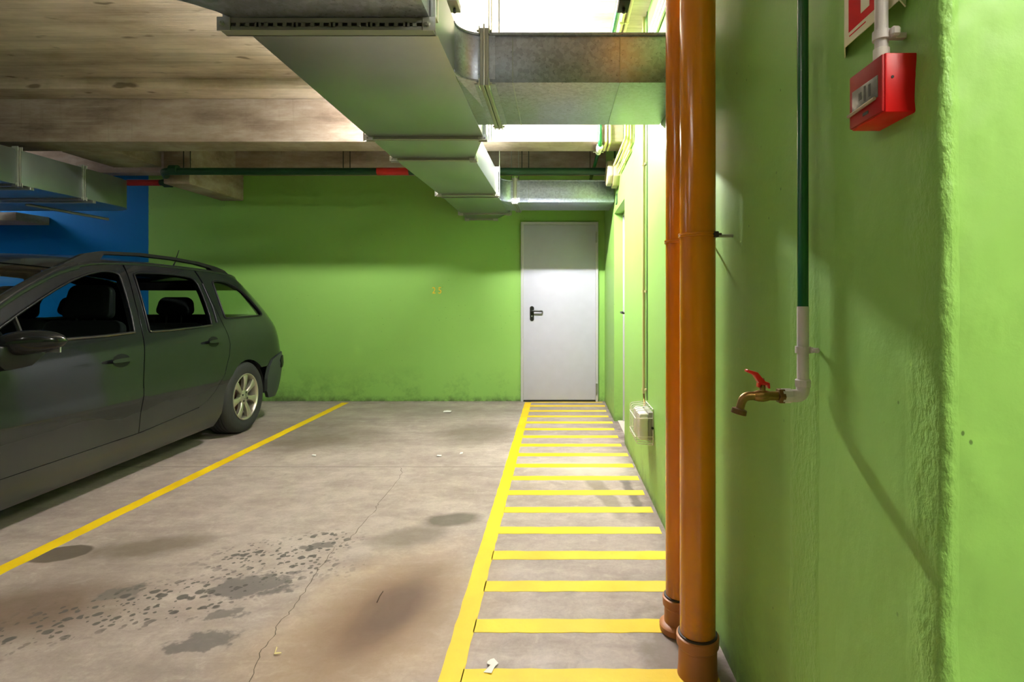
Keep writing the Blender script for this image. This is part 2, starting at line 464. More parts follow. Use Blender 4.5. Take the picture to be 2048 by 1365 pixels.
M_LEAF = simple('dry_leaf', (222, 208, 150), 0.8)
M_CRACK = simple('crack_dark', (92, 80, 70), 0.9)  # dark tone of the floor crack
def emit_mat(name, strength, col=(1, 0.97, 0.9, 1)):
    t = NT(name); t.set(base=(0.9, 0.9, 0.9, 1), emit=col, estr=strength); return t.m
M_TUBE = emit_mat('lit_tube_main', LAMP_MAIN, (1.0, 0.985, 0.97, 1))
M_TUBE2 = emit_mat('lit_tube_fill', LAMP_FILL, (1.0, 0.96, 0.9, 1))  # tubes of the added fill lamps
M_TUBE3 = emit_mat('lit_tube_side', LAMP_SIDE, (1.0, 0.96, 0.88, 1))
M_TUBE4 = emit_mat('lit_tube_bay', LAMP_BLUE, (0.96, 0.98, 1.0, 1))
M_LAMPBODY = simple('lamp_housing', (225, 225, 220), 0.5)

# ------------------------------------------------------------------ the room
XL, YB, XR2, YC = -9.5, -6.0, 3.0, 0.78
floor = box('floor', XL, XR2, YB, D0, -0.15, 0.0, M_FLOOR); floor['kind'] = 'structure'
ceiling = box('ceiling', XL, XR2, YB, D0, ZC, ZC + 0.2, M_CEIL); ceiling['kind'] = 'structure'
wall_back = box('wall_back', XL, 1.0, D0, D0 + 0.2, 0, ZC, M_WALLB); wall_back['kind'] = 'structure'
wl = box('wall_left', XL - 0.2, XL, YB, D0, 0, ZC, M_BLUE); wl['kind'] = 'structure'
wf = box('wall_front', XL, XR2, YB - 0.2, YB, 0, ZC, M_WALL); wf['kind'] = 'structure'
we = box('wall_side', XR2, XR2 + 0.2, YB, YC, 0, ZC, M_WALL); we['kind'] = 'structure'

# right-hand wall: one mesh, rough rounded corner near the camera, a door recess farther on
RY0, RY1, RZ = 4.44, 5.25, 2.0
def right_wall():
    bm = bmesh.new()
    path = []                                             # (x, y, nx, ny, amplitude)
    for y in [RY0] + [RY0 - 0.12 * i for i in range(1, 29)]:
        if y > 1.08: path.append((WR, y, -1, 0, 0.0012))
    for i in range(24): path.append((WR, 1.08 - i * 0.0118, -1, 0, 0.0015 + 0.004 * max(0, (i - 12) / 12) ** 2))
    for k in range(1, 6):
        a = k / 6 * PI / 2; r = 0.014
        path.append((WR + r - r * math.cos(a), YC + r - r * math.sin(a), -math.cos(a), -math.sin(a), 0.0055))
    for i in range(10): path.append((WR + 0.014 + i * 0.012, YC, 0, -1, 0.004 * (1 - i / 10) + 0.0012))
    for x in (0.8, 1.2, 2.0, XR2): path.append((x, YC, 0, -1, 0.0))
    NZ = 190; rows = []
    for i in range(NZ + 1):
        z = ZC * i / NZ; row = []
        for (x, y, nx, ny, a) in path:
            d = (noise.noise(Vector((x * 14, y * 14, z * 9))) + 0.7 * noise.noise(Vector((x * 45, y * 45, z * 30 + 5)))) * a
            row.append(bm.verts.new((x + nx * d, y + ny * d, z)))
        rows.append(row)
    for a, b in zip(rows, rows[1:]):
        for i in range(len(path) - 1): bm.faces.new((a[i], a[i + 1], b[i + 1], b[i]))
    add = lambda x0, x1, y0, y1, z0, z1: add_box(bm, x0, x1, y0, y1, z0, z1)
    add(WR, 1.0, RY1, D0, 0, ZC)                         # beyond the recess
    add(WR + 0.002, 1.0, RY0, RY1, RZ, ZC)              # lintel
    v = [bm.verts.new(p) for p in ((WR, RY0, 0), (1.0, RY0, 0), (1.0, RY0, ZC), (WR, RY0, ZC))]
    bm.faces.new(v)
    v = [bm.verts.new(p) for p in ((1.0, RY0, 0), (XR2, RY0, 0), (XR2, RY0, ZC), (1.0, RY0, ZC))]
    bm.faces.new(v)
    return bm_obj('wall_right', bm, M_WALLR, auto=0.9)
wall_right = right_wall(); wall_right['kind'] = 'structure'

# beams under the slab (parts of the ceiling)
box('beam', XL, WR, 4.52, 4.81, 2.48, ZC, M_BEAM, ceiling, bevel=0.006)
box('beam_haunch', XL, WR, 4.30, 4.52, 2.834, ZC, M_CEIL, ceiling, bevel=0.004)
box('wall_band', XL, WR, 6.13, D0, 2.60, ZC, M_BEAM, ceiling, bevel=0.004)
box('beam', -4.37, -3.90, 4.81, 5.38, 2.475, ZC, M_BEAM, ceiling, bevel=0.006)
box('corbel', -3.87, -3.61, 5.36, D0, 2.31, ZC, M_BEAM, ceiling, bevel=0.012)
box('beam', -6.9, -5.85, 5.9, D0, 2.03, 2.12, M_BEAM, ceiling, bevel=0.006)

# painted lines (parts of the floor)
def line(name, x0, x1, y0, y1):
    n = max(2, int((x1 - x0) / 0.05)) if x1 - x0 > y1 - y0 else max(2, int((y1 - y0) / 0.05))
    vs_, fs = [], []
    lng = x1 - x0 > y1 - y0
    for i in range(n + 1):
        t_ = i / n
        for s_ in (0, 1):
            j = random.uniform(-0.0022, 0.0022)
            if lng: vs_.append((x0 + (x1 - x0) * t_, (y0, y1)[s_] + j, 0.0012))
            else: vs_.append(((x0, x1)[s_] + j, y0 + (y1 - y0) * t_, 0.0012))
    m = len(vs_)
    vs_ += [(a, b, -0.001) for a, b, _ in vs_]
    for i in range(n):
        a, b, c, d = 2 * i, 2 * i + 1, 2 * i + 3, 2 * i + 2
        fs += [(a, b, c, d) if not lng else (a, d, c, b), (a, d, d + m, a + m), (b, b + m, c + m, c)]
    return mesh(name, vs_, fs, M_YEL, floor)
line('bay_line', -2.445, -2.365, -1.5, 6.2)
line('bay_line', -0.365, -0.293, -1.5, 6.22)
for k in range(-3, 17):
    y = 1.686 + 0.27 * k
    x1 = WR - 0.01 if y > 2.05 else (0.375 if y > 1.3 else WR - 0.02)
    if 1.6 < y < 1.8: x1 = 0.50
    x1 -= random.uniform(0, 0.03) if y > 2.05 else 0
    line('hatch_stripe', -0.296, x1, y - 0.041, y + 0.041)
line('hatch_stripe', -0.296, WR - 0.03, 6.205, 6.245)

# floor crack
def ribbon(name, pts, wd, mat, parent, z=0.0006):
    vs_, fs = [], []
    for i, p in enumerate(pts):
        a = Vector(pts[max(0, i - 1)]); b = Vector(pts[min(len(pts) - 1, i + 1)])
        n = Vector((-(b - a).y, (b - a).x)).normalized()
        for s_ in (-1, 1): vs_.append((p[0] + n.x * wd * s_ * random.uniform(0.4, 1.2), p[1] + n.y * wd * s_, z))
    for i in range(len(pts) - 1): fs.append((2 * i + 1, 2 * i, 2 * i + 2, 2 * i + 3))
    return mesh(name, vs_, fs, mat, parent)
cp = [(800, 936), (804, 948), (790, 966), (757, 1008), (750, 1022), (722, 1052), (700, 1078), (672, 1095), (640, 1135), (628, 1152), (608, 1185), (580, 1225), (556, 1250), (548, 1275), (523, 1300), (510, 1340), (490, 1380)]
pts = []
for (a, b) in zip(cp, cp[1:]):
    for i in range(5):
        x, y = a[0] + (b[0] - a[0]) * i / 5, a[1] + (b[1] - a[1]) * i / 5
        x += random.uniform(-3, 3); pts.append(fl(x, y))
ribbon('floor_crack', pts, 0.0016, M_CRACK, floor)

# bay number stencilled on the back wall
text_mesh('bay_number', '2 5', 0.105, simple('stencil_yellow', (248, 190, 10), 0.6),
          Matrix.Translation((-1.385, D0 - 0.001, 1.275)) @ Matrix.Rotation(PI / 2, 4, 'X') @ Matrix.Diagonal((0.85, 1, 1, 1)), wall_back)

# ------------------------------------------------------------------ doors
def door_back():
    d = empty('door_1', (0.03, D0, 0), kind='structure')
    x0, x1, zt, y = -0.415, 0.473, 2.065, D0
    prism('door_frame', [(x0, 0), (x0, zt), (x1, zt), (x1, 0), (x1 - 0.03, 0), (x1 - 0.03, zt - 0.03), (x0 + 0.03, zt - 0.03), (x0 + 0.03, 0)],
          y - 0.035, y + 0.02, lambda u, v, h: (u, h, v), M_FRAME, d, bevel=0.003)
    leaf = box('door_leaf', x0 + 0.028, x1 - 0.03, y - 0.022, y + 0.015, 0.018, zt - 0.034, M_WHITE, d, bevel=0.003)
    box('threshold', x0 + 0.03, x1 - 0.03, y - 0.03, y + 0.01, 0.0, 0.014, M_DARKMET, d)
    hx, hz = -0.288, 1.012
    bm = bmesh.new()
    pl = [(hx + 0.024 * math.cos(a) , hz + (0.062 if math.sin(a) >= 0 else -0.062) + 0.024 * math.sin(a)) for a in [i * 2 * PI / 24 for i in range(24)]]
    add_prism(bm, pl, y - 0.031, y - 0.021, lambda u, v, h: (u, h, v))
    bm_obj('handle_plate', bm, M_BLACK, d, auto=0.6)
    tube('handle_lever', round_path([(hx, y - 0.028, hz + 0.03), (hx, y - 0.075, hz + 0.03), (hx + 0.115, y - 0.075, hz + 0.028), (hx + 0.118, y - 0.045, hz + 0.026)], 0.018), 0.0105, M_BLACK, d, 12)
    lathe('lock_cylinder', [(0.0001, -0.004), (0.008, -0.004), (0.008, 0.0), (0.0001, 0.0)], (hx, y - 0.031, hz - 0.03), M_STEEL, d, 'y', 16)
    for z in (0.09, 1.83):
        bm = bmesh.new()
        add_lathe(bm, [(0.0085, z - 0.005), (0.0085, z + 0.055)], (x1 - 0.022, y - 0.042, 0), 'z', 12)
        add_lathe(bm, [(0.0085, z + 0.059), (0.0085, z + 0.12)], (x1 - 0.022, y - 0.042, 0), 'z', 12)
        add_box(bm, x1 - 0.03, x1 - 0.008, y - 0.04, y - 0.034, z, z + 0.115)
        bm_obj('hinge', bm, M_BRACK, d, auto=0.6)
    return d
door_back()

def door_recess():
    d = empty('door_2', (0.66, (RY0 + RY1) / 2, 0), kind='structure')
    y0, y1, x = RY0, RY1, 0.645
    prism('door_frame', [(y0, 0), (y0, RZ), (y1, RZ), (y1, 0), (y1 - 0.03, 0), (y1 - 0.03, RZ - 0.03), (y0 + 0.03, RZ - 0.03), (y0 + 0.03, 0)],
          x - 0.012, x + 0.06, lambda u, v, h: (h, u, v), M_FRAME, d, bevel=0.002)
    box('door_leaf', x + 0.002, x + 0.05, y0 + 0.028, y1 - 0.028, 0.015, RZ - 0.028, M_WHITE, d, bevel=0.002)
    box('threshold', x - 0.06, x + 0.04, y0, y1, 0.0, 0.008, simple('pale_stone', (214, 204, 194), 0.6), d)
    hy, hz = 4.62, 1.03
    box('handle_plate', x - 0.008, x + 0.003, hy - 0.022, hy + 0.022, hz - 0.11, hz + 0.06, M_BLACK, d, bevel=0.003)
    tube('handle_lever', round_path([(x, hy, hz + 0.03), (x - 0.085, hy, hz + 0.03), (x - 0.085, hy + 0.12, hz + 0.03)], 0.02), 0.011, M_BLACK, d, 12)
door_recess()

# ------------------------------------------------------------------ ventilation trunk with branches
ZB, ZT = 2.10, 2.312
def flange_ring(name, parent, mat, corners, axis, a0, a1, prof=0.022, out=0.016):
    """duct flange: four thin bars and four corner plates around a rectangular section
       corners = (u0, u1, z0, z1); axis 'y' (section across x) or 'x' (section across y)"""
    u0, u1, z0, z1 = corners
    bm = bmesh.new()
    def bx(ua, ub, ha, hb, za, zb, bv=0.0015):
        if axis == 'y': add_box(bm, ua, ub, ha, hb, za, zb, bv, 1)
        else: add_box(bm, ha, hb, ua, ub, za, zb, bv, 1)
    mid = (a0 + a1) / 2
    for ha, hb in ((a0, mid - 0.002), (mid + 0.002, a1)):
        bx(u0 - out, u1 + out, ha, hb, z0 - out, z0 + 0.004); bx(u0 - out, u1 + out, ha, hb, z1 - 0.004, z1 + out)
        bx(u0 - out, u0 + 0.004, ha, hb, z0, z1); bx(u1 - 0.004, u1 + out, ha, hb, z0, z1)
    o = bm_obj(name, bm, mat, parent)
    e = 0.012
    for u in (u0, u1):
        for z in (z0, z1):
            bm = bmesh.new()
            su = -1 if u == u0 else 1; sz = -1 if z == z0 else 1
            ua, ub = sorted((u - su * 0.03, u + su * (out + e * 0.5))); za, zb = sorted((z - sz * 0.012, z + sz * (out + e * 0.5)))
            bx(ua, ub, a0 - 0.005, a0, za, zb); bx(ua, ub, a1, a1 + 0.005, za, zb)
            cu, cz = u + su * out * 0.4, z + sz * out * 0.4
            if axis == 'y': add_lathe(bm, [(0.006, a0 - 0.014), (0.006, a1 + 0.014)], (cu, 0, cz), 'y', 8)
            else: add_lathe(bm, [(0.006, a0 - 0.014), (0.006, a1 + 0.014)], (0, cu, cz), 'x', 8)
            bm_obj('corner_clamp', bm, M_BRACK, o)
    return o

def duct_section(name, poly, parent, mat, z0=ZB, z1=ZT):
    o = prism(name, poly, z0, z1, XY, mat, parent, bevel=0.0025, auto=0.5)
    return o

def hanger(parent, x, y, z0, z1, r=0.004):
    tube('hanger_rod', [(x, y, z0), (x, y, z1)], r, M_BRACK, parent, 8)

duct = empty('ventilation_duct', (-0.75, 3.5, ZB), label='long galvanised ventilation trunk with two side branches hung beside the green wall', cat='duct')
L0, R0 = -1.075, -0.42
# near elbow: sweeps off to the left
arc = []
el = [(L0, 1.80), (-1.10, 1.76), (-1.155, 1.71), (-1.23, 1.66), (-1.36, 1.61), (-1.55, 1.58), (-2.6, 1.57)]
er = [(-2.6, 0.92)] + [(-1.12 + 0.70 * math.sin(a), 1.62 - 0.70 * math.cos(a)) for a in [i * PI / 2 / 10 for i in range(11)]] + [(R0, 1.80)]
duct_section('elbow_section', el + er, duct, M_GALV)
duct_section('trunk_section', [(L0, 1.84), (R0, 1.84), (R0, 3.12), (L0, 3.12)], duct, M_GALV2)
duct_section('reducer_section', [(L0, 3.12), (R0, 3.12), (-0.545, 3.59), (L0, 3.59)], duct, M_GALV2)
duct_section('trunk_section', [(L0, 3.59), (-0.545, 3.59), (-0.53, 4.79), (-1.04, 4.79)], duct, M_GALV2)
duct_section('trunk_section', [(-1.04, 4.79), (-0.53, 4.79), (-0.52, 5.86), (-1.035, 5.86)], duct, M_GALV2)
duct_section('end_section', [(-1.035, 5.86), (-0.52, 5.86), (-0.70, 6.285), (-1.035, 6.285)], duct, M_GALV2)
flange_ring('flange', duct, M_RAIL, (L0, R0, ZB, ZT), 'y', 3.105, 3.135)
flange_ring('flange', duct, M_RAIL, (L0, -0.545, ZB, ZT), 'y', 3.575, 3.605)
flange_ring('flange', duct, M_RAIL, (-1.04, -0.53, ZB, ZT), 'y', 4.775, 4.805)
flange_ring('flange', duct, M_RAIL, (-1.035, -0.52, ZB, ZT), 'y', 5.845, 5.875)
flange_ring('flange', duct, M_RAIL, (-1.035, -0.70, ZB, ZT), 'y', 6.245, 6.275)
# stiffener bead just past the third flange
box('stiffener', -1.045, -0.525, 4.93, 4.945, ZB - 0.008, ZB, M_RAIL, duct)
# perforated support rail under the first joint
def support_rail():
    x0, x1, y0, zt = L0 - 0.035, R0 + 0.012, 1.795, ZB - 0.002
    bm = bmesh.new()
    add_box(bm, x0, x1, y0, y0 + 0.042, zt - 0.003, zt)                       # top web
    add_box(bm, x0, x1, y0 - 0.001, y0 + 0.002, zt - 0.016, zt)               # upper strip of the face
    add_box(bm, x0, x1, y0 - 0.001, y0 + 0.002, zt - 0.040, zt - 0.028)       # lower strip
    add_box(bm, x0, x1, y0, y0 + 0.042, zt - 0.040, zt - 0.037)
    add_box(bm, x0, x1, y0 + 0.036, y0 + 0.0405, zt - 0.040, zt)              # back web
    n = 21; xs = [x0 + 0.03 + (x1 - x0 - 0.06) * i / n for i in range(n + 1)]
    for i in range(n + 1):                                                     # bridges between the slots
        wdt = 0.0065 if i % 4 else 0.0065
        add_box(bm, xs[i] - wdt, xs[i] + wdt, y0 - 0.001, y0 + 0.002, zt - 0.030, zt - 0.014)
        if i % 4 == 3 and i < n: add_box(bm, xs[i], xs[i] + 0.014, y0 - 0.001, y0 + 0.002, zt - 0.030, zt - 0.014)
    add_box(bm, x0, x0 + 0.03, y0 - 0.001, y0 + 0.002, zt - 0.03, zt - 0.014); add_box(bm, x1 - 0.03, x1, y0 - 0.001, y0 + 0.002, zt - 0.03, zt - 0.014)
    o = bm_obj('support_rail', bm, M_RAIL, duct)
    for x in (x0 + 0.015, x1 - 0.012):
        b2 = bmesh.new()
        add_box(b2, x - 0.022, x + 0.022, y0 - 0.006, y0 - 0.002, zt - 0.044, zt + 0.002, 0.0015, 1)
        add_lathe(b2, [(0.009, y0 - 0.016), (0.009, y0 - 0.006)], (x - 0.004, 0, zt - 0.022), 'y', 6)
        add_lathe(b2, [(0.004, y0 - 0.022), (0.004, y0 - 0.006)], (x - 0.004, 0, zt - 0.022), 'y', 8)
        bm_obj('end_clamp', b2, M_BRACK, o)
support_rail()
box('hanger_channel', R0 + 0.002, R0 + 0.022, 1.795, 1.835, ZB, ZC, M_BRACK, duct, bevel=0.003)
box('hanger_channel', L0 - 0.03, L0 - 0.008, 1.80, 1.835, ZB, ZC, M_BRACK, duct, bevel=0.003)
for (x, y) in ((R0 + 0.03, 3.12), (R0 + 0.045, 3.12), (L0 - 0.03, 3.12), (-0.505, 4.79), (-1.07, 4.79), (-0.49, 5.86), (-1.06, 5.86)):
    hanger(duct, x, y, ZB - 0.02, 2.48 if 4.52 < y < 4.81 else ZC)

def branch(yf, yr, xs, flx, xend, seams, thr):
    """side branch: rounded throat off the trunk, a flange, a straight run to the wall"""
    r = thr
    n = 10
    throat = [(xs, yf - r)] + [(xs + r * (1 - math.cos(a)), yf - r + r * math.sin(a)) for a in [i * PI / 2 / n for i in range(1, n + 1)]]
    body = throat + [(flx, yf), (flx, yr), (xs, yr)]
    t_ = duct_section('branch_throat', body, duct, M_GALV)
    # pressed lip along the curved edge, top and bottom
    for z, nm in ((ZT - 0.006, 'seam_lip'), (ZB + 0.006, 'seam_lip')):
        pts_ = [(x - 0.002, y - 0.003, z) for x, y in throat] + [(flx, yf - 0.003, z)]
        tube(nm, pts_, 0.006, M_GALV, duct, 8)
    s_ = duct_section('branch_section', [(flx, yf), (xend, yf), (xend, yr), (flx, yr)], duct, M_GALV)
    tube('seam_lip', [(flx, yf - 0.003, ZT - 0.005), (xend, yf - 0.003, ZT - 0.005)], 0.007, M_GALV, duct, 8)
    flange_ring('flange', duct, M_RAIL, (yf, yr, ZB, ZT), 'x', flx - 0.018, flx + 0.018)
    box('flange_plate', flx - 0.045, flx + 0.045, yf - 0.003, yf + 0.001, ZB + 0.012, ZT - 0.012, M_GALV, duct)
    box('flange_plate', flx - 0.045, flx + 0.045, yf + 0.01, yr - 0.01, ZB - 0.003, ZB + 0.001, M_GALV, duct)
    for x in seams:
        box('sheet_seam', x - 0.002, x + 0.002, yf - 0.0022, yr + 0.002, ZB - 0.0022, ZT + 0.002, M_DARKMET if False else M_GALV2, duct)
    hanger(duct, flx, yf - 0.02, ZB - 0.02, ZT + 0.03); hanger(duct, flx, yr + 0.02, ZB - 0.02, ZC)
branch(2.335, 2.90, R0, -0.31, WR - 0.004, (-0.19, 0.27), 0.105)
branch(5.20, 5.68, -0.526, -0.40, WR - 0.004, (-0.27, 0.02, 0.40), 0.11)

# second trunk, left, over the car
d2 = empty('ventilation_duct', (-4.7, 4.0, 2.09), label='grey ventilation trunk over the parked car before the blue wall, ending in a rounded elbow', cat='duct')
x0, x1, zb, zt = -5.15, -4.30, 2.09, 2.37
arc = [(x1 - 0.30 + 0.30 * math.cos(a), 5.35 + 0.30 * math.sin(a)) for a in [i * PI / 2 / 8 for i in range(9)]]
duct_section('elbow_section', [(x0, 4.95), (x1, 4.95)] + arc + [(-6.4, 5.65), (-6.4, 5.0), (x0 - 0.1, 5.0)], d2, M_GALV2, zb, zt)
duct_section('trunk_section', [(x0, 2.6), (x1, 2.6), (x1, 4.35), (x0, 4.35)], d2, M_GALV2, zb, zt)
duct_section('trunk_section', [(x0, 4.35), (x1, 4.35), (x1, 4.95), (x0, 4.95)], d2, M_GALV2, zb, zt)
for y in (3.4, 4.35, 4.95): flange_ring('flange', d2, M_RAIL, (x0, x1, zb, zt), 'y', y - 0.015, y + 0.015)
for y in (4.42, 5.02):
    box('support_rail', x0 - 0.03, x1 + 0.03, y, y + 0.035, zb - 0.03, zb - 0.004, M_BRACK, d2, bevel=0.003)
    hanger(d2, x0 - 0.02, y + 0.02, zb - 0.03, 2.475 if y > 4.81 else ZC)
tube('brace', [(-4.95, 5.08, 2.06), (-4.62, 5.62, 2.00)], 0.014, M_RAIL, d2, 8)

# ------------------------------------------------------------------ sprinkler pipe along the back
sp = empty('sprinkler_pipe', (-1.8, 5.16, 2.40), label='dark green sprinkler pipe with red bands running along under the ceiling at the back', cat='pipe')
yz = (5.16, 2.385)
tube('pipe_run', [(-3.55, *yz), (WR - 0.002, *yz)], 0.034, M_GPIPE2, sp, 16)
tube('red_band', [(-1.70, *yz), (-1.40, *yz)], 0.0355, M_RPIPE, sp, 16)
tube('pipe_offset', round_path([(-3.55, *yz), (-3.72, *yz), (-4.08, 5.75, 2.405), (-4.16, 5.75, 2.405)], 0.07), 0.034, M_GPIPE2, sp, 16)
tube('pipe_run', [(-4.16, 5.75, 2.405), (-5.6, 5.75, 2.405)], 0.030, M_GPIPE2, sp, 16)
tube('red_band', [(-4.18, 5.75, 2.405), (-4.52, 5.75, 2.405)], 0.0325, M_RPIPE, sp, 16)
for x in (-3.62, -4.10): lathe('coupling', [(0.036, -0.04), (0.045, -0.035), (0.045, 0.035), (0.036, 0.04)], (x + (0 if x > -4 else 0), 5.16 if x > -4 else 5.75, 2.40), M_GPIPE2, sp, 'x', 16)
for x in (-3.50, -1.99, -0.30):
    for dx in (-0.032, 0.032):
        tube('hanger_rod', [(x + dx, 5.16, 2.40), (x + dx, 5.16, ZC)], 0.0045, M_DARKMET, sp, 8)
    tube('hanger_loop', [(x - 0.034, 5.16, 2.40), (x - 0.024, 5.16, 2.372), (x, 5.16, 2.362), (x + 0.024, 5.16, 2.372), (x + 0.034, 5.16, 2.40)], 0.004, M_DARKMET, sp, 6)

# ------------------------------------------------------------------ brown drain pipes
def drain(x, y, r, label, zr, clampz, low):
    e = empty('drain_pipe', (x, y, 0), label=label, cat='pipe', group=None)
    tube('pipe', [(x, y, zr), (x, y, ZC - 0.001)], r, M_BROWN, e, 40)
    lathe('socket', [(r + 0.008, 0.0), (r + 0.005, zr * 0.2), (r + 0.004, zr - 0.03), (r + 0.010, zr - 0.022), (r + 0.011, zr + 0.006), (r + 0.004, zr + 0.010)], (x, y, 0), M_BROWND, e, 'z', 40)
    lathe('seal_ring', [(r + 0.001, zr + 0.006), (r + 0.006, zr + 0.008), (r + 0.005, zr + 0.014), (r + 0.001, zr + 0.015)], (x, y, 0), M_SEAL, e, 'z', 40)
    if low:
        lathe('collar', [(r + 0.002, 0.0), (r + 0.020, 0.002), (r + 0.022, 0.022), (r + 0.012, 0.03), (r + 0.002, 0.032)], (x, y, 0), M_BROWND, e, 'z', 40)
    bm = bmesh.new()
    add_lathe(bm, [(r, clampz - 0.006), (r + 0.004, clampz - 0.006), (r + 0.005, clampz - 0.002), (r + 0.003, clampz), (r + 0.005, clampz + 0.003), (r + 0.004, clampz + 0.007), (r, clampz + 0.007)], (x, y, 0), 'z', 40)
    c = bm_obj('clamp', bm, M_BROWN, e, auto=0.6)
    a = -0.75
    bx_, by_ = x + (r + 0.008) * math.cos(a), y + (r + 0.008) * math.sin(a)
    bm = bmesh.new(); add_box(bm, bx_ - 0.007, bx_ + 0.007, by_ - 0.006, by_ + 0.006, clampz - 0.009, clampz + 0.009, 0.002, 1)
    add_lathe(bm, [(0.004, bx_ - 0.012), (0.004, bx_ + 0.016)], (0, by_, clampz), 'x', 8)
    bm_obj('clamp_bolt', bm, M_SEAL, c)
    tube('wall_stud', [(x + r, y, clampz), (WR + 0.003, y, clampz)], 0.005, M_BRACK, c, 8)
    # a little hard paint spill at the foot is part of the socket
    return e
drain(0.4395, 1.705, 0.0545, 'thick glossy brown drain pipe standing in front of a thinner one by the wall', 0.118, 1.37, False)
drain(0.432, 1.935, 0.046, 'thinner brown drain pipe half hidden behind the thicker drain pipe', 0.112, 1.374, True)

# ------------------------------------------------------------------ tap and its pipe
tp = empty('garden_tap', (0.45, 1.147, 0.97), label='brass water tap with red lever on a grey and green wall pipe', cat='tap')
px, py, pz = 0.517, 1.147, 0.968
tube('green_pipe', [(px, py, 1.153), (px, py, ZC - 0.001)], 0.0112, M_GPIPE, tp, 20)
tube('grey_pipe', [(px, py, pz + 0.01), (px, py, 1.156)], 0.0118, M_PVC, tp, 20)
e_ = tube('elbow', round_path([(px, py, pz + 0.03), (px, py, pz), (px - 0.035, py, pz)], 0.02, 6), 0.0135, M_PVC, tp, 20)
lathe('nut', [(0.0135, 0), (0.0165, 0.002), (0.0165, 0.015), (0.0135, 0.017)], (px, py, pz + 0.018), M_PVC, e_, 'z', 8)
lathe('collar', [(0.0135, -0.046), (0.0155, -0.045), (0.0155, -0.026), (0.0135, -0.025)], (px, py, pz), M_PVC, e_, 'x', 8)
bm = bmesh.new()
add_lathe(bm, [(0.0122, 1.058), (0.0155, 1.058), (0.0155, 1.072), (0.0122, 1.072)], (px, py, 0), 'z', 20)
add_box(bm, px + 0.011, px + 0.018, py - 0.014, py + 0.002, 1.059, 1.071, 0.002, 1); add_box(bm, px + 0.01, WR + 0.003, py - 0.002, py + 0.004, 1.062, 1.068)
add_lathe(bm, [(0.005, py - 0.026), (0.005, py - 0.002)], (px + 0.018, 0, 1.065), 'y', 10)
bm_obj('pipe_clip', bm, M_PVC, tp, auto=0.6)
bx0 = px - 0.045
bm = bmesh.new()
add_lathe(bm, [(0.0155, bx0 - 0.008), (0.0165, bx0 - 0.006), (0.0165, bx0 + 0.004), (0.012, bx0 + 0.006)], (0, py, pz), 'x', 6)
bm_obj('hex_nut', bm, M_BRASSD, tp, auto=0.5)
body = lathe('tap_body', [(0.0098, bx0), (0.0098, bx0 - 0.026), (0.0112, bx0 - 0.030), (0.0125, bx0 - 0.040), (0.0118, bx0 - 0.050), (0.0095, bx0 - 0.058)], (0, py, pz), M_BRASS, tp, 'x', 24)
spx = bx0 - 0.058
tube('spout', round_path([(spx + 0.01, py, pz), (spx - 0.022, py, pz), (spx - 0.030, py, pz - 0.030)], 0.022, 8), [0.0092] * 9 + [0.0088, 0.0086], M_BRASS, body, 20)
bm = bmesh.new(); add_lathe(bm, [(0.010, 0.006), (0.0155, 0.004), (0.016, -0.006), (0.009, -0.007)], (0, 0, 0), 'z', 24)
bmesh.ops.transform(bm, matrix=Matrix.Translation((spx - 0.031, py, pz - 0.032)) @ Matrix.Rotation(0.25, 4, 'Y'), verts=bm.verts)
bm_obj('hose_collar', bm, M_BRASSD, body, auto=0.6)
stx = bx0 - 0.040
lathe('valve_stem', [(0.008, 0.008), (0.006, 0.012), (0.006, 0.022), (0.0045, 0.024), (0.0045, 0.034)], (stx, py, pz), M_BRASS, body, 'z', 16)
lev = prism('lever', [(0.014, 0.016), (0.013, 0.028), (0.004, 0.031), (-0.002, 0.038), (-0.012, 0.050), (-0.034, 0.056), (-0.036, 0.051), (-0.020, 0.044), (-0.010, 0.028), (-0.011, 0.018), (-0.008, 0.018), (-0.006, 0.024), (0.008, 0.023), (0.010, 0.016)],
            py - 0.008, py + 0.008, lambda u, v, h: (stx + u, h, pz + v), M_RED, tp, bevel=0.0015)
lathe('lever_screw', [(0.004, 0.030), (0.004, 0.037), (0.0001, 0.038)], (stx, py, pz), M_BRASS, lev, 'z', 6)

# ------------------------------------------------------------------ fire call point, its conduit, the sign
cpn = empty('fire_call_point', (0.526, 0.885, 1.45), label='red break-glass fire alarm call point on the wall under the red sign', cat='alarm')
cy0, cy1, cx0, cz0, cz1 = 0.836, 0.933, 0.503, 1.458, 1.550
box('case', cx0, WR + 0.004, cy0, cy1, cz0, cz1, M_REDBOX, cpn, bevel=0.003)
box('front_frame', cx0 - 0.004, cx0 + 0.001, cy0 + 0.002, cy1 - 0.002, cz0 + 0.002, cz1 - 0.002, M_REDSHADE, cpn, bevel=0.0018)
g = box('glass_panel', cx0 - 0.0052, cx0 - 0.001, cy0 + 0.012, cy1 - 0.012, cz0 + 0.028, cz0 + 0.062, M_GREYFACE, cpn, bevel=0.0008)
for i, (a, b, c_, d_) in enumerate(((0.030, 0.036, 0.036, 0.056), (0.044, 0.049, 0.034, 0.058), (0.056, 0.064, 0.040, 0.052))):
    box('print', cx0 - 0.0056, cx0 - 0.005, cy0 + a, cy0 + b, cz0 + c_, cz0 + d_, simple('print_ink', (58, 58, 56), 0.5), g)
tube('strip', [(cx0 - 0.007, cy0 + 0.016, cz0 + 0.027), (cx0 - 0.007, cy1 - 0.004, cz0 + 0.0235)], 0.0028, simple('clear_strip', (180, 160, 140), 0.2), cpn, 8)
box('key_slot', cx0 - 0.0045, cx0 - 0.002, cy0 + 0.038, cy0 + 0.054, cz0 + 0.011, cz0 + 0.016, M_BLACK, cpn)
lathe('screw', [(0.0001, -0.0008), (0.0022, -0.0008), (0.0022, 0.001)], (cx0 + 0.011, cy0, cz0 + 0.054), M_BLACK, cpn, 'y', 12)
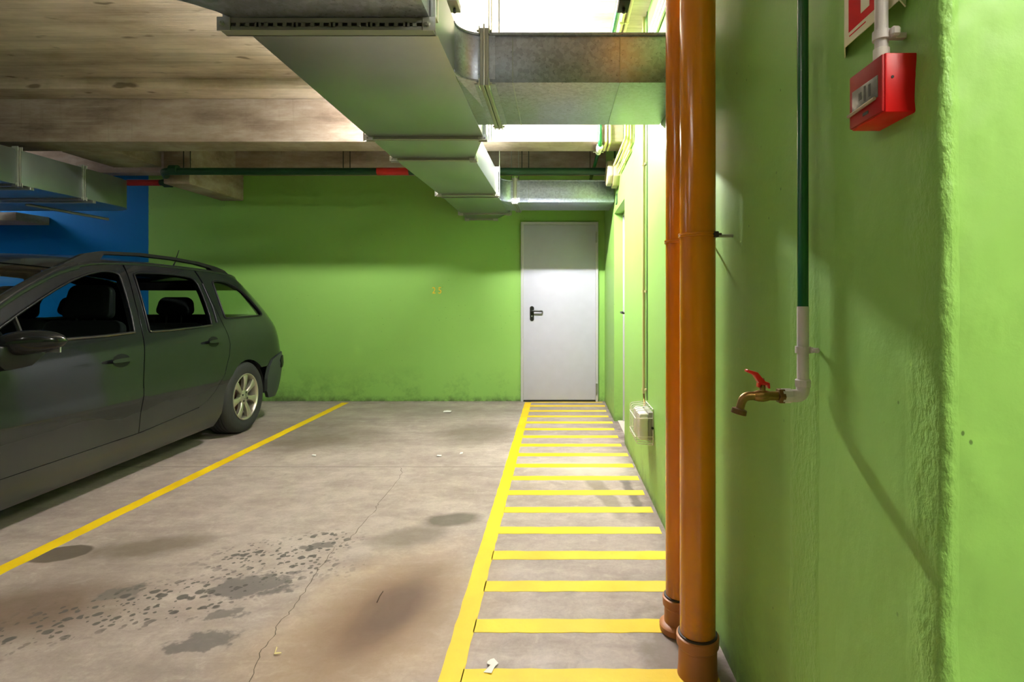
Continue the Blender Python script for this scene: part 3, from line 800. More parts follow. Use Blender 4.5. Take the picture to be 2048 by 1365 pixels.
cond = empty('conduit', (0.513, 0.868, 1.55), label='pale conduit with a clip rising from the fire call point past the sign', cat='conduit')
ccx, ccy = 0.5125, 0.862
tube('pipe', [(ccx, ccy, 1.548), (ccx, ccy, ZC - 0.001)], 0.0098, M_PVC, cond, 20)
lathe('gland', [(0.0118, 1.549), (0.0118, 1.566), (0.0098, 1.567)], (ccx, ccy, 0), M_WCON, cond, 'z', 20)
bm = bmesh.new(); add_lathe(bm, [(0.0102, 1.580), (0.013, 1.580), (0.013, 1.594), (0.0102, 1.594)], (ccx, ccy, 0), 'z', 20)
add_box(bm, ccx + 0.006, ccx + 0.02, ccy - 0.020, ccy - 0.004, 1.580, 1.595, 0.003, 1); add_box(bm, ccx + 0.004, WR + 0.003, ccy - 0.004, ccy + 0.006, 1.583, 1.591)
bm_obj('clip', bm, M_PVC, cond, auto=0.6)

sg = empty('fire_sign', (0.535, 0.92, 1.62), label='red and cream fire alarm sign with pictogram standing off the wall', cat='sign')
sy0, sy1, sx, sz0, sz1 = 0.84, 1.0, 0.5265, 1.632, 1.802
box('front_plate', sx, sx + 0.002, sy0, sy1, sz0, sz1, M_SIGNW, sg, bevel=0.0006)
for nm, (ax, ay), (bx_, by_) in (('side_plate', (sx + 0.001, sy1), (WR + 0.002, 1.045)), ('side_plate', (sx + 0.001, sy0), (WR + 0.002, 0.862))):
    d_ = Vector((bx_ - ax, by_ - ay)).normalized() * 0.0; n_ = Vector((-(by_ - ay), bx_ - ax)).normalized() * 0.0011
    prism(nm, [(ax - n_.x, ay - n_.y), (bx_ - n_.x, by_ - n_.y), (bx_ + n_.x, by_ + n_.y), (ax + n_.x, ay + n_.y)], sz0, sz1, XY, M_SIGNW, sg)
YZ = lambda u, v, h: (h, u, v)
red = box('red_field', sx - 0.0006, sx, sy0 + 0.016, sy1 - 0.016, sz0 + 0.020, sz1 - 0.016, M_SIGNR, sg)
def pict(poly, nm='pictogram'): prism(nm, [(sy0 + u, sz0 + v) for u, v in poly], sx - 0.0011, sx - 0.0005, YZ, M_SIGNW, sg, auto=None)
pict([(0.078, 0.034), (0.104, 0.034), (0.104, 0.064), (0.078, 0.064)])            # box of the call point
pict([(0.078, 0.074), (0.108, 0.074), (0.108, 0.080), (0.096, 0.080), (0.096, 0.098), (0.088, 0.098), (0.088, 0.082), (0.078, 0.082)])   # finger and hand
for i in range(4): pict([(0.112 + i * 0.007, 0.078), (0.117 + i * 0.007, 0.078), (0.117 + i * 0.007, 0.083), (0.112 + i * 0.007, 0.083)])
pict([(0.112, 0.090), (0.138, 0.090), (0.138, 0.120), (0.130, 0.136), (0.126, 0.120), (0.118, 0.142), (0.112, 0.118)])   # flame
pict([(0.050, 0.034), (0.056, 0.034), (0.070, 0.060), (0.064, 0.062)])
pict([(0.040, 0.036), (0.046, 0.036), (0.046, 0.140), (0.040, 0.140)])
prism('small_print', [(sy0 + 0.09, sz0 + 0.0115), (sy0 + 0.142, sz0 + 0.0115), (sy0 + 0.142, sz0 + 0.0135), (sy0 + 0.09, sz0 + 0.0135)], sx - 0.0006, sx - 0.0001, YZ, M_SIGNR, sg, auto=None)

# ------------------------------------------------------------------ caged bulkhead lamp low on the wall
cg = empty('caged_lamp', (0.50, 3.21, 0.34), label='small white bulkhead lamp in a wire cage low on the green wall', cat='lamp')
by0, by1, bz0, bz1 = 3.11, 3.335, 0.365, 0.525
box('base_plate', WR - 0.028, WR + 0.002, by0 + 0.004, by1 - 0.004, bz0, bz1, simple('lamp_grey', (150, 150, 140), 0.5), cg, bevel=0.004)
lens = box('lens', WR - 0.082, WR - 0.028, by0, by1, bz0 + 0.003, bz1 - 0.003, simple('ribbed_lens', (228, 222, 214), 0.3), cg, bevel=0.014, seg=3)
for i in range(6):
    y = by0 + 0.024 + i * 0.035
    box('lens_rib', WR - 0.086, WR - 0.036, y - 0.005, y + 0.005, bz0 + 0.008, bz1 - 0.008, simple('ribbed_lens', (228, 222, 214), 0.3), lens, bevel=0.0035)
cage = bmesh.new(); wr = 0.0021
xo, xw, za, zb_ = WR - 0.100, WR - 0.004, bz0 - 0.022, bz1 + 0.022
for i in range(6):
    y = by0 - 0.008 + i * (by1 - by0 + 0.03) / 5
    add_tube(cage, round_path([(xw, y, zb_), (xo, y, zb_ - 0.01), (xo, y, za + 0.01), (xw, y, za)], 0.014, 4), wr, 6)
ya, yb = by0 - 0.010, by1 + 0.026
for z in (bz0 + 0.025, bz1 - 0.03):
    add_tube(cage, round_path([(xw, ya, z), (xo - 0.003, ya, z), (xo - 0.003, yb, z), (xw, yb, z)], 0.012, 4), wr, 6)
add_tube(cage, [(xw, ya, za), (xw, yb, za), (xw, yb, zb_), (xw, ya, zb_), (xw, ya, za)], 0.0026, 6)
bm_obj('wire_cage', cage, simple('white_wire', (236, 232, 226), 0.4), cg, auto=0.8)
lathe('cage_bolt', [(0.007, by0 - 0.016), (0.007, by0 - 0.006)], (WR - 0.008, 0, 0.44), M_DARKMET, cg, 'y', 8)
cd = empty('conduit', (WR - 0.012, 3.375, 0.5), label='straight cream conduit running down the green wall to the caged lamp', cat='conduit')
tube('pipe', [(WR - 0.013, 3.375, 0.59), (WR - 0.013, 3.375, ZC - 0.001)], 0.009, M_CREAM, cd, 12)
tube('cable_tail', round_path([(WR - 0.013, 3.375, 0.589), (WR - 0.013, 3.365, 0.56), (WR - 0.02, 3.30, 0.50)], 0.02), 0.006, M_BRASS, cg, 8)
for z in (0.61, 1.215, 2.0):
    bm = bmesh.new(); add_lathe(bm, [(0.009, z), (0.0125, z), (0.0125, z + 0.014), (0.009, z + 0.014)], (WR - 0.013, 3.375, 0), 'z', 12)
    add_box(bm, WR - 0.010, WR + 0.002, 3.335, 3.37, z, z + 0.014)
    bm_obj('clip', bm, M_CREAM, cd, auto=0.6)
tube('wire', [(WR - 0.003, 3.31, 0.56), (WR - 0.003, 3.31, ZC - 0.001)], 0.0028, simple('grey_cable', (110, 130, 100), 0.5), cd, 8)

# ------------------------------------------------------------------ pipes and conduits under the slab by the wall
gp = empty('water_pipe', (0.355, 4.4, 2.4), label='thin green water pipe with white coupling passing under the concrete beam', cat='pipe')
gx = 0.355
tube('pipe', round_path([(gx, -2.0, 2.87), (gx, 4.16, 2.87), (gx, 4.25, 2.795), (gx, 4.49, 2.785), (gx, 4.49, 2.44), (gx, 4.64, 2.44)], 0.05), 0.019, M_GPIPE, gp, 14)
tube('pipe', [(gx, 4.6, 2.44), (gx, 5.97, 2.44)], 0.0165, M_GPIPE, gp, 14)
lathe('coupling', [(0.024, 4.50), (0.028, 4.51), (0.028, 4.57), (0.023, 4.58), (0.023, 4.64), (0.019, 4.65)], (gx, 0, 2.44), M_WCON, gp, 'y', 16)
lathe('end_cap', [(0.019, 5.94), (0.021, 5.945), (0.021, 5.985), (0.0001, 5.99)], (gx, 0, 2.44), M_PVC, gp, 'y', 12)
bm = bmesh.new(); add_lathe(bm, [(0.019, 4.68), (0.024, 4.68), (0.024, 4.70), (0.019, 4.70)], (gx, 0, 2.44), 'y', 14)
add_lathe(bm, [(0.004, gx - 0.045), (0.004, gx + 0.045)], (0, 4.69, 2.44), 'x', 8)
add_box(bm, gx - 0.004, gx + 0.004, 4.685, 4.695, 2.45, 2.481)
bm_obj('hanger_clamp', bm, M_WCON, gp, auto=0.6)
tube('hanger_rod', [(gx, 5.86, 2.44), (gx, 5.86, ZC)], 0.004, M_DARKMET, gp, 6)
for i, (x, r, lab) in enumerate(((0.405, 0.011, 'thin cream conduit along the slab next to the green water pipe'), (0.437, 0.010, 'cream conduit along the slab farther from the green water pipe'))):
    c_ = empty('conduit', (x, 2.5, 2.88), label=lab, cat='conduit')
    tube('pipe', round_path([(x, 2.15, ZC - r - 0.001), (x, 4.18, ZC - r - 0.001), (x, 4.26, 2.81), (x, 4.50, 2.80), (x, 4.50, 2.465), (x, 4.72, 2.465)], 0.04), r, M_CREAM, c_, 10)
    for y in (2.4, 3.4): box('clip', x - r - 0.003, x + r + 0.003, y, y + 0.016, ZC - 2 * r - 0.003, ZC - 0.0005, M_CREAM, c_)
for i, z in enumerate((2.70, 2.665, 2.63)):
    c_ = empty('conduit', (WR - 0.012, 2.5, z), label=('topmost', 'middle', 'lowest')[i] + ' of three white conduits running along the top of the green wall', cat='conduit')
    tube('pipe', [(WR - 0.012 - 0.004 * (2 - i), -0.0 + YC + 0.05, z), (WR - 0.012 - 0.004 * (2 - i), 4.5, z)], 0.011, M_WCON, c_, 10)
    for y in (1.5, 2.6, 3.9): box('clip', WR - 0.030, WR + 0.002, y, y + 0.016, z - 0.014, z + 0.014, M_WCON, c_)
for i, (dx, z) in enumerate(((0.0, 2.30), (0.022, 2.315), (0.044, 2.33), (0.0, 2.265))):
    c_ = empty('conduit', (WR - 0.02, 4.2, z), label=('first', 'second', 'third', 'lowest')[i] + ' of the short bundled cream conduits leading to the octagonal lamp', cat='conduit')
    xx = WR - 0.014 - dx
    if i < 3: tube('pipe', round_path([(xx, 3.92 - dx * 0.6, 2.45), (xx, 3.92 - dx * 0.6, z), (xx, 4.70, z)], 0.03), 0.0095, M_CREAM, c_, 10)
    else: tube('pipe', [(xx, 3.98, z), (xx, 4.70, z)], 0.0095, M_CREAM, c_, 10)
    if dx == 0: box('clip', xx - 0.011, WR + 0.002, 4.3, 4.314, z - 0.012, z + 0.012, M_CREAM, c_)
c_ = empty('conduit', (WR - 0.013, 3.92, 2.45), label='green conduit dropping down the wall into the conduit bundle', cat='conduit')
tube('pipe', [(WR - 0.013, 3.92, 2.452), (WR - 0.013, 3.92, ZC - 0.001)], 0.010, M_GPIPE, c_, 10)
lathe('coupling', [(0.010, 2.46), (0.015, 2.462), (0.015, 2.50), (0.010, 2.502)], (WR - 0.013, 3.92, 0), M_WCON, c_, 'z', 12)
# octagonal bulkhead lamp
ol = empty('bulkhead_lamp', (0.5, 4.91, 2.185), label='octagonal beige bulkhead lamp high on the green wall behind the beam', cat='lamp')
oct_ = [(4.76, 2.255), (4.76, 2.355), (4.84, 2.425), (4.98, 2.425), (5.06, 2.355), (5.06, 2.255), (4.98, 2.185), (4.84, 2.185)]
prism('base', oct_, WR - 0.055, WR + 0.003, YZ, simple('beige_plastic', (158, 150, 108), 0.5), ol, bevel=0.004)
cxm = [(4.91 + (y - 4.91) * 0.86, 2.305 + (z - 2.305) * 0.86) for y, z in oct_]
prism('lens', cxm, WR - 0.105, WR - 0.055, YZ, simple('beige_lens', (168, 160, 126), 0.35), ol, bevel=0.012)
tube('guard_bar', [(WR - 0.109, 4.80, 2.345), (WR - 0.109, 5.02, 2.265)], 0.005, simple('beige_plastic', (158, 150, 108), 0.5), ol, 8)
c_ = empty('conduit', (WR - 0.012, 4.83, 2.4), label='short green conduit rising from the octagonal lamp to the slab', cat='conduit')
tube('pipe', [(WR - 0.03, 4.91, 2.43), (WR - 0.03, 4.91, ZC - 0.001)], 0.009, M_GPIPE2, c_, 8)
sw = empty('wall_plate', (WR - 0.004, 5.02, 2.08), label='small dark framed plate on the green wall above the recessed door', cat='plate')
box('frame', WR - 0.006, WR + 0.001, 4.98, 5.06, 2.05, 2.14, M_GPIPE2, sw, bevel=0.001)
box('panel', WR - 0.008, WR - 0.005, 4.99, 5.05, 2.06, 2.13, simple('plate_green', (110, 160, 80), 0.4), sw)
# beam clamp hanging by the duct tops, seen at the upper edge
hb = empty('hanger_bracket', (-0.36, 1.95, 2.3), label='small steel hanger bracket hanging from the slab beside the duct elbow', cat='bracket')
tube('rod', [(-0.357, 1.90, 2.17), (-0.357, 1.90, ZC)], 0.005, M_DARKMET, hb, 8)
box('channel', -0.375, -0.34, 1.85, 1.93, 2.185, 2.21, M_RAIL, hb, bevel=0.002)
hb2 = empty('hanger_bracket', (0.24, 1.95, 2.3), label='dark steel hanger bracket hanging from the slab beside the cream conduits', cat='bracket')
tube('rod', [(0.232, 1.90, 2.17), (0.232, 1.90, ZC)], 0.006, M_DARKMET, hb2, 8)
box('channel', 0.212, 0.25, 1.85, 1.93, 2.185, 2.21, M_DARKMET, hb2, bevel=0.002)

# ------------------------------------------------------------------ litter
def scrap(name, poly, label, cat, mat, z=0.0015, t_=0.0012, fold=0.004):
    bm = bmesh.new(); add_prism(bm, poly, z, z + t_, lambda u, v, h: (u, v, h + fold * abs(math.sin(u * 37 + v * 51))))
    return tag(bm_obj(name, bm, mat, auto=0.6), label, cat)
P = lambda *l: [fl(*p) for p in l]
scrap('paper_scrap', P((967, 1347), (983, 1350), (990, 1336), (997, 1330), (988, 1321), (981, 1322), (975, 1326), (974, 1332), (981, 1334)), 'torn white paper scrap lying on the floor between two hatch stripes', 'paper', M_PAPER)
scrap('leaf', P((548, 1312), (563, 1311), (562, 1309), (551, 1309), (555, 1299), (553, 1298)), 'small dry bent leaf lying beside the floor crack', 'leaf', M_LEAF)
scrap('paper_scrap', P((886, 826), (901, 827), (903, 824), (895, 823), (888, 824)), 'little crumpled paper scrap on the floor before the green back wall', 'paper', M_PAPER, fold=0.008)
scrap('paper_scrap', P((623, 913), (632, 914), (632, 911), (625, 910)), 'tiny white scrap on the floor beside the yellow line near the car', 'paper', M_PAPER)
scrap('paper_scrap', P((873, 914), (882, 915), (884, 912), (875, 911)), 'tiny white scrap on the floor near the end of the floor crack', 'paper', M_PAPER)
scrap('paper_scrap', P((919, 910), (926, 909), (926, 906), (921, 906)), 'tiny pale scrap on the floor beside the hatched walkway line', 'paper', M_PAPER)
tw = tube('twig', [(*fl(754, 1207), 0.003), (*fl(759, 1196), 0.005), (*fl(766, 1185), 0.003)], 0.0016, simple('twig_brown', (70, 52, 40), 0.8), None, 6)
tag(tw, 'thin dark twig lying on the rust stain', 'twig')

# ------------------------------------------------------------------ lamps
def tube_lamp(x, y, z, ln, ang, mat, label, group=None):
    e = empty('fluorescent_lamp', (x, y, z), ang, label=label, cat='lamp', group=group)
    LOCAL[0] = True
    zt_ = min(0.075, ZC - z - 0.001)
    box('housing', -ln / 2 - 0.03, ln / 2 + 0.03, -0.04, 0.04, 0.028, zt_, M_LAMPBODY, e, bevel=0.004)
    if ZC - z > 0.08:
        for s_ in (-1, 1): tube('stem', [(s_ * ln * 0.36, 0, zt_ - 0.004), (s_ * ln * 0.36, 0, ZC - z - 0.0005)], 0.007, M_LAMPBODY, e, 8)
    tube('lit_tube', [(-ln / 2, 0, 0.0), (ln / 2, 0, 0.0)], 0.016, mat, e, 10)
    for s_ in (-1, 1): box('end_holder', s_ * (ln / 2 + 0.012) - 0.012, s_ * (ln / 2 + 0.012) + 0.012, -0.02, 0.02, -0.018, 0.03, M_LAMPBODY, e, bevel=0.003)
    LOCAL[0] = False
    return e
tube_lamp(-0.55, 4.12, 2.70, 1.2, 0.0, M_TUBE, 'lit fluorescent lamp on the slab above the duct branch before the beam')
tube_lamp(1.6, -0.6, 2.845, 1.2, 0.0, M_TUBE3, 'lit fluorescent lamp on the slab in the side passage beyond the wall corner')
tube_lamp(-7.3, 5.25, 2.80, 1.2, 0.0, M_TUBE4, 'lit fluorescent lamp in the far bay close before the blue wall')
for i, (x, y) in enumerate(((-2.6, -0.6), (-5.6, -0.6), (-8.2, 2.6))):  # fill lamps added out of view to brighten the floor and ceiling
    tube_lamp(x, y, 2.845, 1.2, PI / 2, M_TUBE2, ('unseen fluorescent fill lamp added over the driving aisle behind the hatched walkway', 'unseen fluorescent fill lamp added over the driving aisle in front of the car', 'unseen fluorescent fill lamp added over the next bay beyond the car')[i])

# ------------------------------------------------------------------ the car
# car frame: x forward from the rear axle, y to the driver's side, z up
def pchip(tab):
    xs = [a for a, _ in tab]; ys = [b for _, b in tab]
    def f(x):
        if x <= xs[0]: return ys[0]
        if x >= xs[-1]: return ys[-1]
        i = max(k for k in range(len(xs) - 1) if xs[k] <= x)
        h = xs[i + 1] - xs[i]; t = (x - xs[i]) / h
        def sl(k):
            if k == 0 or k == len(xs) - 1:
                j = min(k, len(xs) - 2); return (ys[j + 1] - ys[j]) / (xs[j + 1] - xs[j])
            a = (ys[k] - ys[k - 1]) / (xs[k] - xs[k - 1]); b = (ys[k + 1] - ys[k]) / (xs[k + 1] - xs[k])
            return 0 if a * b <= 0 else 2 * a * b / (a + b)
        m0, m1 = sl(i) * h, sl(i + 1) * h
        return ys[i] * (2 * t ** 3 - 3 * t * t + 1) + m0 * (t ** 3 - 2 * t * t + t) + ys[i + 1] * (3 * t * t - 2 * t ** 3) + m1 * (t ** 3 - t * t)
    return f
W0 = pchip([(0.12, .80), (.17, .828), (.24, .842), (.34, .850), (.44, .857), (.50, .866), (.535, .8735), (.565, .872), (.62, .866), (.75, .862), (.85, .850), (.92, .832), (.96, .818), (1.05, .785), (1.2, .722), (1.34, .655), (1.42, .605), (1.5, .54)])
SEND = pchip([(.12, -.78), (.2, -.86), (.3, -.93), (.45, -.965), (.62, -.965), (.72, -.945), (.9, -.905), (1.0, -.85), (1.15, -.735), (1.3, -.60), (1.4, -.50), (1.5, -.40)])
FEND = pchip([(.12, 3.30), (.2, 3.40), (.35, 3.48), (.5, 3.50), (.65, 3.46), (.75, 3.36), (.9, 3.0), (1.0, 2.7), (1.5, 2.0)])
RR, RF = 0.5, 0.75
def wid(s, z):
    u = min(1, max(0, (s - SEND(z)) / RR)); k = (1 - (1 - u) ** 3) ** (1 / 2.4)
    if s > 2.2 and z < 0.99:
        v = min(1, max(0, (FEND(z) - s) / RF)); k *= (1 - (1 - v) ** 3) ** (1 / 2.4)
    return W0(z) * k
def side_pt(s, z, sd=1, off=0.0):
    e = 0.004
    ds = (wid(s + e, z) - wid(s - e, z)) / (2 * e); dz = (wid(s, z + e) - wid(s, z - e)) / (2 * e)
    n = Vector((-ds, 1, -dz)).normalized()
    p = Vector((s, wid(s, z), z)) + n * off
    if sd < 0: p.y = -p.y; n.y = -n.y
    return p, n

def chaikin(poly, it=2, closed=True):
    for _ in range(it):
        out = []
        n = len(poly)
        for i in range(n if closed else n - 1):
            a, b = poly[i], poly[(i + 1) % n]
            out += [(a[0] * .75 + b[0] * .25, a[1] * .75 + b[1] * .25), (a[0] * .25 + b[0] * .75, a[1] * .25 + b[1] * .75)]
        poly = out
    return poly
def resample(poly, sp):
    out = []
    for a, b in zip(poly, poly[1:] + poly[:1]):
        d = math.dist(a, b); k = max(1, int(math.ceil(d / sp)))
        for i in range(k): out.append((a[0] + (b[0] - a[0]) * i / k, a[1] + (b[1] - a[1]) * i / k))
    return out
def inside(p, poly):
    x, y = p; c = False
    for (x0, y0), (x1, y1) in zip(poly, poly[1:] + poly[:1]):
        if (y0 > y) != (y1 > y) and x < (x1 - x0) * (y - y0) / (y1 - y0) + x0: c = not c
    return c
def panel(name, outer, holes, mat, parent, sd=1, off=0.0, thick=0.02, sp=0.045, fn=None, label=None):
    """body panel: a polygon in (s, z) laid on the body side, with thickness"""
    fn = fn or side_pt
    loops = [resample(outer, sp)] + [resample(h, sp) for h in holes]
    vs_, ed = [], []
    for lp in loops:
        b = len(vs_); vs_ += lp; ed += [(b + i, b + (i + 1) % len(lp)) for i in range(len(lp))]
    bnd = list(vs_)
    ss = [p[0] for p in outer]; zs = [p[1] for p in outer]
    ok = lambda p: inside(p, loops[0]) and not any(inside(p, h) for h in loops[1:])
    i0, i1 = int(min(ss) / sp) - 1, int(max(ss) / sp) + 1
    j0, j1 = int(min(zs) / sp) - 1, int(max(zs) / sp) + 1
    for i in range(i0, i1 + 1):
        for j in range(j0, j1 + 1):
            p = (i * sp, j * sp)
            if ok(p) and min((p[0] - q[0]) ** 2 + (p[1] - q[1]) ** 2 for q in bnd) > (0.45 * sp) ** 2: vs_.append(p)
    v2, e2, f2, *_ = delaunay_2d_cdt([Vector(p) for p in vs_], ed, [], 0, 1e-6)
    tris = [f for f in f2 if ok((sum(v2[k].x for k in f) / 3, sum(v2[k].y for k in f) / 3))]
    used = {}
    for f in tris:
        for a, b in zip(f, f[1:] + f[:1]): used[(a, b)] = used.get((a, b), 0) + 1
    be = [(a, b) for (a, b) in used if (b, a) not in used]
    n = len(v2); V, N, Fc = [], [], []
    for p in v2:
        q, nn = fn(p.x, p.y, sd, off); V.append(q); N.append(nn)
    for i in range(n):
        V.append(V[i] - N[i] * thick); N.append(-N[i])
    # orientation
    a, b, c = (V[k] for k in tris[0]); flip = (b - a).cross(c - a).dot(N[tris[0][0]]) < 0
    for f in tris:
        f = list(f)[::-1] if flip else list(f)
        Fc.append(f); Fc.append([k + n for k in f[::-1]])
    for a, b in be:
        if flip: a, b = b, a
        m = len(V); quad = [V[b], V[a], V[a + n], V[b + n]]
        nn = (quad[1] - quad[0]).cross(quad[2] - quad[0])
        nn = nn.normalized() if nn.length > 1e-9 else Vector((0, 0, 1))
        V += quad; N += [nn] * 4; Fc.append([m, m + 1, m + 2, m + 3])
    return mesh(name, V, Fc, mat, parent, smooth=True, normals=N, label=label)

def car_paint():
    t = NT('dark_grey_car_paint')
    z = t.sep()[2]
    floor_refl = t.math('MULTIPLY', t.math('MULTIPLY', t.rng(z, 0.62, 0.12), t.rng(t.noise(2, 3, 0.5), 0.2, 0.8, 0.55, 1.0)), 0.8)  # floor reflection painted in as a lighter tone low on the body
    t.set(base=t.mix(t.math('MULTIPLY', floor_refl, 0.7), srgb(24, 26, 28), srgb(92, 90, 84)), metal=0.0, spec=0.12, rough=t.rng(floor_refl, 0, 1, 0.22, 0.5), coat=t.rng(floor_refl, 0, 1, 0.6, 0.2), coat_rough=0.07)
    return t.m
M_PAINT = car_paint()
M_TRIM = simple('black_car_trim', (18, 18, 19), 0.4, spec=0.2)
M_TRIMG = simple('dark_bumper_plastic', (52, 56, 56), 0.45)
M_RUB = simple('tyre_rubber', (38, 38, 38), 0.75, bump=0.2, bscale=120)
M_ALLOY = simple('alloy_wheel', (186, 180, 166), 0.35, 0.75)
M_SEAT = simple('dark_seat_fabric', (24, 26, 26), 0.9, spec=0.1)
M_CHROME = simple('window_trim', (120, 120, 118), 0.2, 0.9)
M_UNDER = simple('underbody', (20, 20, 20), 0.9)
M_TAIL = simple('tail_lamp', (214, 92, 24), 0.25)
M_TAILR = simple('tail_lamp_red', (150, 16, 14), 0.2)
M_HEAD = simple('head_lamp', (200, 205, 210), 0.15, 0.3)
def glass_mat():
    t = NT('car_glass')
    n = t.n; out = n['Material Output']
    tr = n.new('ShaderNodeBsdfTransparent'); tr.inputs[0].default_value = (0.90, 0.95, 0.91, 1)
    gl = n.new('ShaderNodeBsdfGlossy'); gl.inputs['Roughness'].default_value = 0.02; gl.inputs[0].default_value = (1, 1, 1, 1)
    lw = n.new('ShaderNodeLayerWeight'); lw.inputs[0].default_value = 0.5
    fr = n.new('ShaderNodeMath'); fr.operation = 'MULTIPLY_ADD'
    fp = n.new('ShaderNodeMath'); fp.operation = 'POWER'; fp.inputs[1].default_value = 4.0
    t.t.links.new(lw.outputs['Facing'], fp.inputs[0]); t.t.links.new(fp.outputs[0], fr.inputs[0])
    fr.inputs[1].default_value = 0.9; fr.inputs[2].default_value = 0.04
    mx = n.new('ShaderNodeMixShader')
    t.t.links.new(fr.outputs[0], mx.inputs[0]); t.t.links.new(tr.outputs[0], mx.inputs[1]); t.t.links.new(gl.outputs[0], mx.inputs[2])
    t.t.links.new(mx.outputs[0], out.inputs['Surface'])
    return t.m
M_GLASS = glass_mat()

LOCAL[0] = True
YAW = 0.03
car = empty('car', (-3.605, 4.80, 0), -PI / 2 + YAW, label='dark grey estate car with roof rails and alloy wheels parked by the wall', cat='car')

ZE = pchip([(-.46, 1.325), (-.35, 1.365), (-.2, 1.39), (.2, 1.418), (.8, 1.428), (1.3, 1.408), (1.6, 1.352), (1.91, 1.235), (2.25, 1.065), (2.45, .965)])
zt_ = lambda s: ZE(s) - 0.012
top = lambda a, b, n: [(a + (b - a) * i / n, zt_(a + (b - a) * i / n)) for i in range(n + 1)]
F_REAR = [(1.280, .305), (1.268, .55), (1.250, .75), (1.215, .93), (1.165, 1.16), (1.115, 1.34), (1.100, 1.40)]    # gap between the doors
R_REAR = [(.325, 1.40), (.315, 1.2), (.295, 1.02), (.262, .88), (.252, .80), (.275, .70), (.345, .57), (.46, .44), (.56, .375), (.66, .350)]
g = 0.004
win_f = [(1.282, .952), (1.270, .985), (1.195, 1.322), (1.203, 1.345), (1.27, 1.356), (1.34, 1.352), (1.46, 1.327), (1.64, 1.268), (1.93, 1.138), (2.20, .998), (2.255, .962), (2.24, .951)]
win_r = [(1.132, .951), (1.145, .968), (1.062, 1.332), (1.052, 1.350), (.98, 1.360), (.70, 1.365), (.46, 1.352), (.415, 1.332), (.395, 1.28), (.415, 1.08), (.435, .985), (.45, .962)]
win_q = [(.20, 1.010), (.228, 1.03), (.185, 1.305), (.165, 1.328), (.10, 1.335), (-.02, 1.326), (-.14, 1.288), (-.24, 1.225), (-.33, 1.13), (-.395, 1.045), (-.385, 1.022), (-.34, 1.018)]
win_f = chaikin(win_f, 1); win_r = chaikin(win_r, 1); win_q = chaikin(win_q, 1)
arch = lambda cx, r, a0, a1, n: [(cx + r * math.cos(a0 + (a1 - a0) * i / n), 0.305 + r * math.sin(a0 + (a1 - a0) * i / n)) for i in range(n + 1)]

fd = [(s + g, z) for s, z in F_REAR[:-1]] + [(1.108, zt_(1.108))] + top(1.18, 2.28, 12) + [(2.40, .965), (2.425, .90), (2.41, .75), (2.36, .5), (2.30, .300)]
fd = fd[::-1]
rd = [(s - g, z) for s, z in F_REAR[:-1]] + [(1.092, zt_(1.092))] + top(1.02, .34, 8) + [(s + g, z) for s, z in R_REAR[1:]]
rd += [(.80, .338), (1.0, .322)]
rear_edge = [(SEND(z) + 0.10, z) for z in (1.31, 1.24, 1.16, 1.08, 1.0, .92, .84, .76, .70, .655)]
rq = [(s - g, z) for s, z in R_REAR[::-1][:-1]] + [(.318, zt_(.318))] + top(.28, -.42, 9) + [(-.462, 1.318)] + rear_edge + [(-.70, .650), (-.55, .635), (-.42, .60), (-.355, .545)] + arch(0, .335, PI - .80, 0.02, 16) + [(.345, .25), (.38, .235), (.62, .300), (.655, .335)]
sill = [(.345, .245), (.42, .150), (1.3, .138), (2.33, .132), (2.37, .24), (2.31, .296), (1.26, .300), (.66, .344)]
ff = [(2.316, .30), (2.376, .5), (2.425, .75), (2.44, .90), (2.415, .965), (2.47, .958), (2.70, .925), (2.95, .865), (3.12, .79), (3.14, .70), (3.13, .55), (3.10, .50)] + arch(2.708, .335, 0.55, PI + .10, 16)
bump_r = [(SEND(z) + 0.10, z) for z in (.25, .3, .38, .46, .54, .62, .648)] + [(-.70, .642), (-.55, .627), (-.43, .592), (-.362, .540), (-.352, .42), (-.36, .30), (-.40, .235), (-.6, .225)]
bump_f = [(3.09, .49), (3.14, .54), (3.15, .68), (3.34, .66), (3.40, .5), (3.38, .35), (3.30, .22), (3.10, .20), (3.035, .30), (3.04, .38)]

